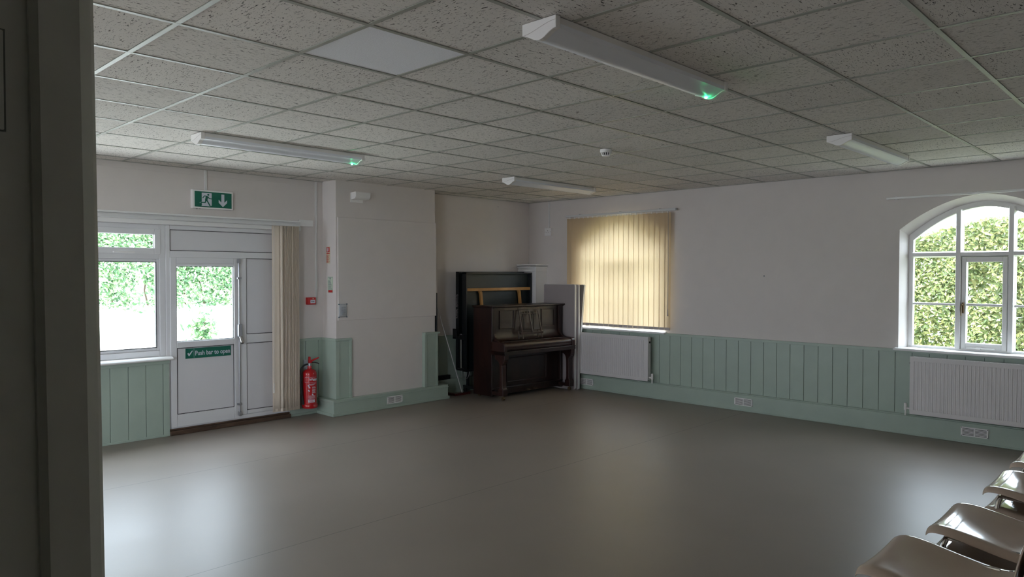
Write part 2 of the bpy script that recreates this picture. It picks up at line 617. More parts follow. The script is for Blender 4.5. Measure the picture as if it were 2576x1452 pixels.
wall_openings(XL - 0.4, XR + 0.2, 3.0, [(W2C - WH, W2C + WH, 0.895, arch2), (W3C - WH, W3C + WH, 0.895, arch3)], 0.38,
              on_back, 'wall_back', 'white painted wall holding the two arched windows')
wall_openings(YF - 0.4, YB, 3.0, [(0.80, 2.925, 0.80, lambda s: 2.19), (2.925, 4.29, 0.0, lambda s: 2.19)], 0.28,
              on_left, 'wall_left', 'white painted wall holding the glazed exit door')


def on_front(p, q, t):
    return (p, YF + t, q)



wall_openings(XL - 0.4, XP + 0.25, 3.0, [(x_ - w_, x_ + w_, 0.85, arch(x_, w_, 2.2, 0.345)) for x_, w_ in ((-6.9, 0.85),)], 0.3,
              on_front, 'wall_front', 'white painted wall behind the viewpoint with one added arched opening')  # unseen opening added to bring daylight in from behind


tag(MB().box(XR, XR + 0.2, YP, YB, 0, 3.0).build('wall_right', MT['wall']), 'white painted wall behind the stacked chairs', 'wall', kind='structure')

# the doorway the photograph looks out of: partition, jamb lining with rebate, doorway blocked behind the viewpoint


def on_part(p, q, t):
    return (XP - t, p, q)


wall_openings(YF, 0.06, 3.0, [(-4.8, -1.95, 0.7, lambda s: 2.6)], 0.25, on_part, 'wall_partition', 'white partition wall ending at the near door jamb')  # its wide unseen opening is added to light the door wall side
tag(MB().box(XP + 0.25, XR, YP, YP + 0.2, 0, 3.0).build('wall_lobby', MT['wall']), 'end wall of the small lobby behind the viewpoint', 'wall', kind='structure')
jb = MB()
jb.box(-0.96, -0.682, 0.06, 0.152, 0, H - 0.005)
jb.box(-0.70, -0.682, -1.0, 0.06, 0, H - 0.005)
prof = [(-0.96, 0.152), (-0.677, 0.152), (-0.670, 0.157), (-0.670, 0.186)]
prof += [(-0.6785, 0.1965), (-0.684, 0.2005), (-0.96, 0.2015)]
jb.prism(prof, 0, H - 0.005, lambda p, q, t: (p, q, t))
jb.v = [(p[0], p[1] - (p[2] - 1.62) * 0.009, p[2]) for p in jb.v]      # the old frame leans a little
tj = jb.build('trim_1', MT['jamb'])
tag(tj, 'grey green painted door jamb closest to the viewpoint', 'door jamb', kind='structure')
hg = empty('hinge_plate', (-0.682, 0.0, 1.845), 'painted over hinge leaf let into the near door jamb', 'hinge')
MB().box(-0.684, -0.6805, 0.045, 0.1335, 1.806, 1.884).build('hinge_leaf', MT['jamb'], hg, bevel=0.001)
hb = MB()
for z in (1.82, 1.845, 1.87):
    hb.cyl((-0.682, 0.122, z), (-0.6792, 0.122, z), 0.0045, 12)
hb.build_each('screw', MT['jamb'], hg)
MB().box(-0.6815, -0.6808, 0.0442, 0.1345, 1.8052, 1.8848).build('hinge_recess', MT['recess'], hg)  # thin dark rim painting the shaded gap round the leaf

# ------------------------------------------------------------------ ceiling
x_lines = [TX0 - TS * k for k in range(-6, 9)]
x_lines = sorted(x for x in x_lines if XL + 0.02 < x < XR)
y_lines = [TY0 + TS * k for k in range(-10, 13)]
y_lines = sorted(y for y in y_lines if YF + 0.02 < y < YB - 0.02)
xs = [XL + 0.008] + x_lines + [XR - 0.008]
ys = [YF + 0.008] + y_lines + [YB - 0.008]
cb = MB()
for i in range(len(xs) - 1):
    for j in range(len(ys) - 1):
        if xs[i] > XP - 0.3 and ys[j] < YP - 0.3: continue
        mi = 1 if (abs(xs[i] - (TX0 - TS)) < 0.01 and abs(ys[j] - (TY0 + 2 * TS)) < 0.01) else 0
        dz = random.uniform(0, 0.0015)
        cb.box(xs[i] + .0136, xs[i + 1] - .0136, ys[j] + .0136, ys[j + 1] - .0136, H - 0.001 + dz, H + 0.016, mi)
tag(cb.build('ceiling', [MT['tile'], MT['tile_new']]), 'suspended ceiling of pitted square tiles', 'ceiling', kind='structure')
tag(MB().box(XL - 0.3, XP + 0.25, YF - 0.3, YB + 0.3, 2.98, 3.1).box(XP + 0.25, XR + 0.2, YP, YB + 0.3, 2.98, 3.1).build('ceiling_slab', MT['slab']), 'dark slab above the suspended ceiling', 'ceiling', kind='structure')
gb = MB()
hw = 0.012
for x in x_lines:
    ya = YF + 0.008 if x < XP else YP + 0.2
    gb.box(x - hw, x + hw, ya, YB - 0.008, H - 0.004, H)
    gb.box(x - 0.002, x + 0.002, ya, YB - 0.008, H, H + 0.035)
for j, y in enumerate(y_lines):
    for i in range(len(xs) - 1):
        if xs[i] > XP - 0.3 and y < YP + 0.2: continue
        gb.box(xs[i] + (hw if i else 0), xs[i + 1] - (hw if i < len(xs) - 2 else 0), y - hw, y + hw, H - 0.0035, H)
tag(gb.build('trim_2', MT['tbar']), 'white metal grid carrying the ceiling tiles', 'ceiling grid', kind='structure')
eb = MB()
eb.box(XL + 0.007, XL + 0.028, YF, YB - 0.006, H - 0.004, H)
eb.box(XL + 0.007, XR - 0.007, YB - 0.028, YB - 0.006, H - 0.004, H)
tag(eb.build('trim_3', MT['tbar']), 'white metal edge strip where ceiling meets the walls', 'ceiling edge', kind='structure')

# ------------------------------------------------------------------ chimney breast
BX, BY0, BY1 = -7.50, 4.745, 6.265
bb = MB().box(XL, BX, BY0, BY1, 0, 2.9)
tag(bb.build('wall_breast', MT['wall']), 'white chimney breast standing out between door and piano', 'chimney breast', kind='structure')
tag(MB().box(BX - 0.002, BX + 0.016, BY0 + 0.02, BY1 + 0.012, 1.125, 2.36).build('trim_4', MT['wall'], bevel=0.003),
    'large flush board closing the upper chimney breast', 'wall board', kind='structure')

# skirting blocks
sk = MB()
sk.box(XL, -7.42, 4.655, 6.43, 0, 0.19)
sk.box(XL, -7.405, 4.640, 6.445, 0, 0.035)
sk.box(XL, -7.412, 4.648, 6.437, 0.155, 0.163)
tag(sk.build('baseboard_breast', MT['green'], bevel=0.004), 'deep pale green plinth around the chimney breast', 'skirting', kind='structure')
sk = MB().box(XL, XL + 0.08, 6.43, YB, 0, 0.20).box(XL, XL + 0.02, 4.30, 4.655, 0, 0.12)
sk.box(XL, XL + 0.03, 4.30, 4.655, 0, 0.03)
tag(sk.build('baseboard_left', MT['green'], bevel=0.004), 'pale green skirting along the door wall', 'skirting', kind='structure')
sk = MB().box(XL, XR, YB - 0.08, YB, 0, 0.20)
sk.box(XL, XR, YB - 0.074, YB, 0.20, 0.213)
sk.box(XL, XR, YB - 0.087, YB, 0, 0.02)
tag(sk.build('baseboard_back', MT['green'], bevel=0.004), 'deep pale green skirting box below the arched windows', 'skirting', kind='structure')


# matchboard dado: boards with open joints on a dark backing
def boards(a0, a1, z0, z1, fn, t, pitch=0.167, ofs=0.0, b=None, backing=True):
    b = b or MB()
    if backing:
        b.prism([(a0, z0), (a1, z0), (a1, z1), (a0, z1)], 0, t - 0.008, fn, 1)
    edges = []
    k = math.floor((a0 - ofs) / pitch)
    while True:
        e = ofs + pitch * k
        if e >= a1: break
        if e > a0 + 0.01: edges.append(e)
        k += 1
    edges = [a0] + edges + [a1]
    for i in range(len(edges) - 1):
        u0, u1 = edges[i] + (0.002 if i else 0), edges[i + 1] - (0.002 if i < len(edges) - 2 else 0)
        if u1 - u0 > 0.006:
            b.prism([(u0, z0), (u1, z0), (u1, z1), (u0, z1)], 0, t, fn)
    return b


GM = [MT['green'], MT['groove']]
b = boards(XL, XR, 0.21, 0.875, on_back, 0.03, 0.163, -2.44)
b.prism([(XL, 0.862), (XR, 0.862), (XR, 0.893), (XL, 0.893)], 0, 0.045, on_back)
tag(b.build('trim_5', GM, bevel=0.002), 'pale green boarded dado below the arched windows', 'dado panelling', kind='structure')
b = boards(0.7, 2.925, 0.0, 0.79, on_left, 0.03, 0.167, 2.36)
b.prism([(0.7, 0.0), (2.925, 0.0), (2.925, 0.022), (0.7, 0.022)], 0, 0.036, on_left)
b.prism([(0.7, 0.755), (2.925, 0.755), (2.925, 0.79), (0.7, 0.79)], 0, 0.037, on_left)
tag(b.build('trim_6', GM, bevel=0.002), 'pale green boarded panel under the plain window', 'dado panelling', kind='structure')
b = boards(4.30, BY0, 0.12, 0.90, on_left, 0.02, 0.17, 4.33)
b.prism([(4.30, 0.882), (BY0, 0.882), (BY0, 0.912), (4.30, 0.912)], 0, 0.032, on_left)
b.box(XL + 0.02, BX + 0.02, BY0 - 0.02, BY0, 0.19, 0.90)
b.box(XL + 0.03, BX + 0.034, BY0 - 0.034, BY0, 0.882, 0.912)
b.box(BX, BX + 0.018, BY0, 4.925, 0.19, 0.90)
b.box(BX, BX + 0.033, BY0, 4.945, 0.884, 0.911)
b.box(BX, BX + 0.032, 4.915, 4.945, 0.19, 0.912)
b.box(BX, BX + 0.026, BY0 - 0.023, BY0 + 0.03, 0.19, 0.880)
tag(b.build('trim_7', GM, bevel=0.003), 'pale green dado wrapping the left corner of the chimney breast', 'dado panelling', kind='structure')
b = MB().box(BX, BX + 0.045, 6.075, 6.275, 0.19, 0.885)
b.box(BX, BX + 0.052, 6.245, 6.28, 0.19, 0.885)
b.box(BX, BX + 0.06, 6.045, 6.085, 0.19, 0.885)
b.box(BX - 0.02, BX + 0.065, 6.05, 6.305, 0.885, 0.91)
tag(b.build('trim_8', GM, bevel=0.004), 'pale green capped pilaster on the right of the chimney breast', 'pilaster', kind='structure')
b = boards(6.27, YB, 0.20, 0.80, on_left, 0.02, 0.167, 6.4)
b.prism([(6.27, 0.79), (YB, 0.79), (YB, 0.815), (6.27, 0.815)], 0, 0.03, on_left)
tag(b.build('trim_9', GM, bevel=0.002), 'pale green boarded dado in the piano alcove', 'dado panelling', kind='structure')
# pipe boxing in the alcove corner
b = MB().box(XL, -7.43, 8.20, YB, 0, 1.79)
b.box(XL, -7.42, 8.19, YB, 1.72, 1.74)
b.box(XL, -7.41, 8.18, YB, 1.775, 1.80)
b.box(XL, -7.395, 8.165, YB, 1.812, 1.832)
tag(b.build('trim_10', MT['gloss'], bevel=0.003), 'white boxed in pipe casing in the alcove corner', 'pipe casing', kind='structure')
# picture rail remains
b = MB().box(XL, XL + 0.012, 7.75, 8.43, 2.69, 2.705)
tag(b.build('trim_11', MT['wall']), 'thin strip high on the alcove wall', 'wall strip', kind='structure')
b = MB()
b.box(XL, XL + 0.07, 0.7, 4.42, 2.19, 2.235)
b.box(XL, XL + 0.045, 0.7, 4.42, 2.235, 2.285)
b.box(XL, XL + 0.065, 0.7, 4.42, 2.285, 2.305)
b.box(XL, XL + 0.022, 4.42, 4.61, 2.25, 2.325)
tag(b.build('trim_12', MT['gloss'], bevel=0.004), 'white moulded timber header above the exit door and window', 'header board', kind='structure')
b = MB().box(XL, XL + 0.006, 0.7, 4.62, 2.735, 2.742)
tag(b.build('trim_13', MT['wall']), 'faint plaster line under the ceiling on the door wall', 'wall strip', kind='structure')


# ------------------------------------------------------------------ UPVC window and door (left wall)
def ring(b, y0, y1, z0, z1, w, t0, t1, mi=0, w2=None):
    """rectangular frame in the left wall plane"""
    w2 = w if w2 is None else w2
    b.box(XL + t0, XL + t1, y0, y0 + w, z0, z1, mi)
    b.box(XL + t0, XL + t1, y1 - w, y1, z0, z1, mi)
    b.box(XL + t0, XL + t1, y0 + w, y1 - w, z0, z0 + w2, mi)
    b.box(XL + t0, XL + t1, y0 + w, y1 - w, z1 - w2, z1, mi)


def pane(y0, y1, z0, z1, t, name, parent, material=None):
    return MB().box(XL + t - 0.003, XL + t + 0.003, y0, y1, z0, z1).build(name, material or MT['glass'], parent)


w1 = empty('window_1', (XL, 1.9, 0.82), 'plain white framed window beside the exit door', 'window', kind='structure')
b = MB()
ring(b, 0.80, 2.905, 0.835, 2.19, 0.06, -0.06, 0.0)
b.box(XL - 0.06, XL, 0.86, 2.845, 1.835, 1.905)
b.box(XL - 0.06, XL, 1.72, 1.80, 0.895, 2.13)
ring(b, 0.86, 1.72, 0.895, 1.835, 0.03, -0.055, -0.012)
ring(b, 1.80, 2.845, 0.895, 1.835, 0.03, -0.055, -0.012)
b.build('window_frame', MT['upvc'], w1, bevel=0.005)
for ya, yb in ((0.86, 1.72), (1.80, 2.845)):
    b = MB()
    ring(b, ya - 0.012, yb + 0.012, 1.885, 2.145, 0.062, -0.04, 0.012)
    sash = b.build('vent_sash', MT['upvc'], w1, bevel=0.006)
    pane(ya + 0.045, yb - 0.045, 1.945, 2.09, -0.02, 'pane', sash)
    b = MB(); ring(b, ya + 0.046, yb - 0.046, 1.943, 2.087, 0.005, -0.022, 0.0)
    b.build('gasket', MT['gasket'], sash)
    c = (ya + yb) / 2 + (0.18 if ya > 1.5 else 0)
    hb = MB().box(XL + 0.012, XL + 0.024, c - 0.10, c + 0.10, 1.893, 1.909).box(XL + 0.02, XL + 0.045, c - 0.10, c + 0.03, 1.897, 1.907)
    hb.build('window_handle', MT['white'], sash, bevel=0.003)
    pane(ya + 0.02, yb - 0.02, 0.915, 1.815, -0.03, 'window_pane', w1)
    b = MB(); ring(b, ya + 0.028, yb - 0.028, 0.923, 1.807, 0.006, -0.032, -0.008)
    b.build('gasket', MT['gasket'], w1)
b = MB()
b.prism([(XL - 0.02, 0.795), (XL + 0.10, 0.795), (XL + 0.115, 0.803), (XL + 0.115, 0.814), (XL + 0.10, 0.828), (XL - 0.02, 0.835)], 0.72, 2.935, lambda p, q, t: (p, t, q))
b.build('window_sill', MT['gloss'], w1, bevel=0.003)

d1 = empty('door_1', (XL, 3.6, 0.06), 'white half glazed exit door with side and top panels', 'door', kind='structure')
b = MB()
ring(b, 2.905, 4.29, 0.06, 2.19, 0.045, -0.06, 0.004)
b.box(XL - 0.06, XL + 0.004, 2.95, 4.245, 1.855, 1.925)
b.box(XL - 0.06, XL + 0.008, 3.690, 3.775, 0.105, 1.855)
b.box(XL - 0.06, XL + 0.0, 3.775, 4.245, 0.905, 1.005)
b.box(XL - 0.06, XL + 0.0, 3.775, 4.245, 0.105, 0.15)
b.build('door_frame', MT['upvc'], d1, bevel=0.006)


def gpanel(y0, y1, z0, z1, parent, nm='door_panel', ins=0.010):
    gy0, gy1, gz0, gz1 = max(y0 + ins, 2.95 if nm == 'top_panel' else 3.775), 4.245, z0 + ins, z1 - ins
    if nm == 'top_panel': gz1 = 2.145
    p = MB().box(XL - 0.03, XL - 0.008, y0, y1, z0, z1).build(nm, MT['upvc_panel'], parent)
    b = MB(); ring(b, gy0, gy1, gz0, gz1, 0.0055, -0.009, -0.002)
    b.build('gasket', MT['gasket'], p)
    return p


gpanel(2.94, 4.255, 1.915, 2.15, d1, 'top_panel')
gpanel(3.765, 4.255, 0.995, 1.865, d1, 'side_panel')
gpanel(3.765, 4.255, 0.14, 0.915, d1, 'side_panel')
b = MB()
ring(b, 2.946, 3.692, 0.075, 1.858, 0.064, -0.045, 0.014)
b.box(XL - 0.045, XL + 0.014, 3.01, 3.63, 0.905, 0.97)
b.box(XL - 0.045, XL + 0.014, 3.01, 3.63, 0.13, 0.205)
b.box(XL - 0.045, XL + 0.014, 3.01, 3.63, 1.765, 1.795)
leaf = b.build('door_leaf', MT['upvc'], d1, bevel=0.006)
ORG[leaf.name] = ORG[d1.name]
pane(3.0, 3.635, 0.96, 1.775, -0.015, 'door_glass', d1)
b = MB(); ring(b, 3.01, 3.63, 0.97, 1.765, 0.006, -0.017, 0.004)
b.build('gasket', MT['gasket'], d1)
p = MB().box(XL - 0.03, XL + 0.0, 3.012, 3.628, 0.207, 0.903).build('door_panel', MT['upvc_panel'], leaf)
b = MB(); ring(b, 3.012, 3.628, 0.207, 0.903, 0.0055, 0.0, 0.006)
b.build('gasket', MT['gasket'], leaf)
# panic bolt
b = MB()
b.box(XL + 0.014, XL + 0.060, 3.655, 3.700, 0.985, 1.125)
bolt = b.build('panic_bolt', MT['steel'], d1, bevel=0.006)
ORG[bolt.name] = ORG[d1.name]
MB().cyl((XL + 0.034, 3.676, 0.13), (XL + 0.034, 3.676, 1.845), 0.0075, 10).build('bolt_rod', MT['steel'], bolt, smooth=True)
b = MB()
for z in (1.635, 0.235):
    b.box(XL + 0.014, XL + 0.048, 3.652, 3.70, z - 0.011, z + 0.011)
b.box(XL + 0.014, XL + 0.05, 3.662, 3.692, 1.80, 1.85)
b.box(XL + 0.014, XL + 0.05, 3.662, 3.692, 0.105, 0.15)
b.build_each('rod_bracket', MT['steel'], bolt, bevel=0.003)
b = MB()
b.prism([(0.02, 1.0), (0.055, 1.0), (0.105, 0.925), (0.085, 0.905), (0.03, 0.965)], 3.665, 3.700, lambda p, q, t: (XL + p, t, q))
b.build('push_lever', MT['chrome'], bolt, bevel=0.004)
b = MB().box(XL - 0.06, XL + 0.055, 2.925, 4.29, 0.0, 0.045)
b.box(XL - 0.06, XL + 0.025, 2.925, 4.29, 0.045, 0.062)
b.build('threshold', MT['threshold'], d1, bevel=0.006)

# push bar sign
s = empty('door_sign', (XL + 0.002, 3.345, 0.79), 'green sign with white tick reading Push bar to open', 'sign')
SX = XL + 0.0065
MB().box(XL + 0.0, SX, 3.10, 3.592, 0.785, 0.892).build('sign_plate', MT['sgreen'], s)


def dplace(y, z):
    return lambda u, v, t: (SX + 0.0006 + t, y + u, z + v)


text('Push bar to open', 0.069, 'lettering', MT['swhite'], s, dplace(3.198, 0.815), bold=0.0012, sx=0.80)
b = MB()
tick = [(3.118, 0.838), (3.128, 0.846), (3.136, 0.832), (3.166, 0.866), (3.176, 0.866), (3.139, 0.812), (3.132, 0.812)]
b.prism(tick, 0.0065, 0.0078, on_left)
b.box(SX, SX + 0.0008, 3.1865, 3.1885, 0.790, 0.888)
b.build('tick_mark', MT['swhite'], s)

# ------------------------------------------------------------------ arched windows
def arched_window(idx, cx, top, name, label, casement=True):
    root = empty(name, (cx, YB + 0.18, 0.9), label, 'window', kind='structure')
    yf, yk = YB + 0.15, YB + 0.21           # frame front and back

    def fn(p, q, t):
        return (p, t, q)
    hs, hf, he = WH, 0.698, 0.655          # room face, outer and inner frame half widths
    n = 48

    def head(half, drop):
        k = half / WH
        return [(cx + half * math.cos(PI * i / n), top(cx + WH * math.cos(PI * i / n)) - drop - (1 - k) * 0.05) for i in range(n + 1)]
    A = [(cx + hs, 0.90)] + head(hs, 0.0) + [(cx - hs, 0.90)]
    B = [(cx + hf, 0.90)] + head(hf, 0.055) + [(cx - hf, 0.90)]
    C = [(cx + he, 0.925)] + head(he, 0.105) + [(cx - he, 0.925)]

    def strip(b, P, yp, Q, yq):
        m_ = len(P)
        b.add([(p[0], yp, p[1]) for p in P] + [(q[0], yq, q[1]) for q in Q], [(i, i + 1, m_ + i + 1, m_ + i) for i in range(m_ - 1)])
    rv = MB()
    strip(rv, A, YB - 0.001, B, yf + 0.002)
    rv.build('plaster_reveal', MT['wall'], root, smooth=True)
    fr = MB()
    strip(fr, B, yf, C, yf - 0.004)
    strip(fr, C, yf - 0.004, C, yk)
    strip(fr, C, yk, A, yk)
    fr.box(cx - hf, cx + hf, yf - 0.004, yk, 0.89, 0.928)

    def taper_v(b, x, w0, w1, z0, z1):
        b.prism([(x - w0, yf - 0.035), (x + w0, yf - 0.035), (x + w1, yf + 0.02), (x + w1, yk), (x - w1, yk), (x - w1, yf + 0.02)], z0, z1, lambda p, q, t: (p, q, t))
    for mxx in (-0.228, 0.228):
        taper_v(fr, cx + mxx, 0.020, 0.034, 0.92, top(cx + mxx) - 0.095)
    fr.prism([(yf - 0.030, 1.88), (yf - 0.030, 1.915), (yf + 0.02, 1.928), (yk, 1.928), (yk, 1.867), (yf + 0.02, 1.867)], cx - he - 0.01, cx + he + 0.01, lambda p, q, t: (t, p, q))
    fr.build('window_frame', MT['gloss'], root)
    gb_ = MB()
    for sgn in (-1, 1):
        gb_.box(cx + sgn * 0.25, cx + sgn * 0.66, yf + 0.002, yk - 0.012, 1.364, 1.388)
    gb_.build_each('glazing_bar', MT['gloss'], root, bevel=0.006)
    # casement
    c = MB()
    x0, x1 = cx - 0.198, cx + 0.198
    c.box(x0, x0 + 0.042, yf - 0.016, yk, 0.925, 1.865); c.box(x1 - 0.042, x1, yf - 0.016, yk, 0.925, 1.865)
    c.box(x0 + 0.042, x1 - 0.042, yf - 0.016, yk, 0.925, 0.985); c.box(x0 + 0.042, x1 - 0.042, yf - 0.016, yk, 1.815, 1.865)
    c.box(x0 + 0.042, x1 - 0.042, yf, yk - 0.01, 1.365, 1.39)
    cs = c.build('casement', MT['gloss'], root, bevel=0.005)
    h = MB().box(x0 + 0.008, x0 + 0.026, yf - 0.032, yf - 0.016, 1.29, 1.40)
    h.box(x0 + 0.004, x0 + 0.018, yf - 0.06, yf - 0.03, 1.37, 1.385)
    h.tube([(x0 + 0.01, yf - 0.055, 1.378), (x0 + 0.004, yf - 0.058, 1.33), (x0 + 0.008, yf - 0.05, 1.265)], 0.006)
    h.build('casement_handle', MT['brass'], cs, bevel=0.002)
    st = MB().box(x0 + 0.05, x0 + 0.30, yf - 0.05, yf - 0.035, 0.932, 0.942).box(x0 + 0.14, x0 + 0.18, yf - 0.055, yf - 0.012, 0.925, 0.945)
    st.build('casement_stay', MT['white'], cs, bevel=0.002)
    # one glass sheet behind the bars, cut to the arch
    g = MB()
    P = [(q[0] * 1.0 + (0.008 if q[0] > cx else -0.008), q[1] + 0.008) for q in C]
    g.prism(P, yk - 0.032, yk - 0.028, fn)
    g.build('window_pane', MT['glass'], root)
    sl = MB()
    sl.box(cx - hs - 0.03, cx + hs + 0.03, YB - 0.085, YB + 0.003, 0.868 + 0.012, 0.905)
    sl.box(cx - hs, cx + hs, YB, yf + 0.01, 0.88, 0.905)
    sl.build('window_sill', MT['gloss'], root, bevel=0.005)
    return root


arched_window(3, W3C, arch3, 'window_3', 'arched window with clear panes above the right radiator')
arched_window(2, W2C, arch2, 'window_2', 'arched window hidden by the drawn blind beside the piano')

# ------------------------------------------------------------------ blinds
vb = empty('vertical_blind', (XL + 0.08, 4.2, 0.08), 'cream vertical blind drawn aside, hanging beside the exit door', 'blind')
b = MB().box(XL + 0.07, XL + 0.115, 0.8, 4.385, 2.235, 2.268)
b.build('head_rail', MT['alu'], vb, bevel=0.003)


def fabric_slat(b, c, ang, z0, z1, w, wave=0.0):
    n = 6
    ca, sa_ = math.cos(ang), math.sin(ang)
    rows = 14
    vs_, fs = [], []
    for r in range(rows + 1):
        z = z0 + (z1 - z0) * r / rows
        for k in range(n + 1):
            u = (k / n - 0.5) * w
            bow = 0.004 * (1 - (2 * k / n - 1) ** 2) + wave * math.sin(3.1 * z + 9 * c[0])
            vs_.append((c[0] + u * ca - bow * sa_, c[1] + u * sa_ + bow * ca, z))
    for r in range(rows):
        for k in range(n):
            i = r * (n + 1) + k
            fs.append((i, i + 1, i + n + 2, i + n + 1))
    b.add(vs_, fs)


b = MB(); wb = MB()
ny = 19
for i in range(ny):
    f_ = i / (ny - 1)
    y = 4.055 + 0.285 * f_
    if i == 0:
        ang = math.radians(78)
        y = 4.085
    else:
        y = 4.125 + 0.22 * (i - 1) / (ny - 2)
        ang = math.radians(random.uniform(8, 24))
    fabric_slat(b, (XL + 0.092 + random.uniform(-.004, .004), y), ang, 0.105 + random.uniform(-.006, .006), 2.235, 0.089, 0.0015)
    dx, dy = math.cos(ang) * 0.043, math.sin(ang) * 0.043
    wb.prism([(XL + 0.092 - dx, y - dy), (XL + 0.092 + dx, y + dy), (XL + 0.092 + dx - .002, y + dy + .002), (XL + 0.092 - dx - .002, y - dy + .002)], 0.100, 0.135, lambda p, q, t: (p, q, t))
sl = b.build('slats', MT['fabric_open'], vb, smooth=True, recalc=False)
mo = sl.modifiers.new('cloth', 'SOLIDIFY'); mo.thickness = 0.0008
wb.build('slat_weights', MT['fabric_open'], vb)
b = MB().tube([(XL + 0.14, 4.04, 2.24), (XL + 0.142, 4.035, 1.4), (XL + 0.14, 4.03, 0.44)], 0.0022, 6)
b.cyl((XL + 0.14, 4.03, 0.33), (XL + 0.14, 4.03, 0.44), 0.007, 10, 0.005)
b.build('pull_cord', MT['white'], vb, smooth=True)

vb2 = empty('vertical_blind', (-6.05, YB - 0.08, 0.93), 'beige vertical blind drawn across the window beside the piano', 'blind')
b = MB().box(-6.97, -5.10, YB - 0.10, YB - 0.055, 2.525, 2.555)
b.build('head_rail', MT['alu'], vb2, bevel=0.003)
b = MB()
for x in (-6.72, -6.0, -5.35):
    b.box(x - 0.012, x + 0.012, YB - 0.105, YB, 2.550, 2.562)
b.build_each('rail_bracket', MT['alu'], vb2)
b = MB(); wb = MB(); hk = MB()
nsl = 21
for i in range(nsl):
    x = -6.90 + (6.90 - 5.225) * i / (nsl - 1)
    ang = math.radians(7)
    z0 = 0.945
    if i < 3:
        ang = math.radians(34 + 6 * (i % 2))
    fabric_slat(b, (x, YB - 0.078), ang, z0, 2.505, 0.089, 0.0)
    ca, sa_ = math.cos(ang), math.sin(ang)
    P = []
    for u in (-0.037, 0.037):
        P.append((x + u * ca, YB - 0.078 + u * sa_))
    P2 = [(P[0][0] - .0018 * sa_ * -1, P[0][1] - 0.003), (P[1][0], P[1][1] - 0.003), (P[1][0], P[1][1] + 0.003), (P[0][0], P[0][1] + 0.003)]
    wb.prism(P2, z0 - 0.008, z0 + 0.028, lambda p, q, t: (p, q, t))
    hk.box(x - 0.006, x + 0.006, YB - 0.082, YB - 0.074, 2.50, 2.53)
sl = b.build('slats', MT['fabric'], vb2, smooth=True, recalc=False)
wb.build('slat_weights', MT['weight'], vb2)
hk.build_each('slat_hook', MT['white'], vb2)

b = MB().tube([(-5.205, YB - 0.10, 2.52), (-5.20, YB - 0.10, 1.8), (-5.205, YB - 0.10, 1.22)], 0.003, 6)
b.cyl((-5.205, YB - 0.10, 1.13), (-5.205, YB - 0.10, 1.22), 0.009, 10, 0.006)
b.build('pull_cord', MT['weight'], vb2, smooth=True)

# curtain rail over the clear arched window
cr = empty('curtain_rail', (-1.67, YB, 2.49), 'thin white rail fixed above the clear arched window', 'curtain rail')
MB().box(-2.545, -0.75, YB - 0.042, YB - 0.012, 2.489, 2.512).build('rail', MT['gloss'], cr, bevel=0.004)
b = MB()
for x in (-2.45, -1.7, -0.95):
    b.box(x - 0.012, x + 0.012, YB - 0.03, YB, 2.484, 2.518)
b.build_each('rail_bracket', MT['gloss'], cr, bevel=0.003)


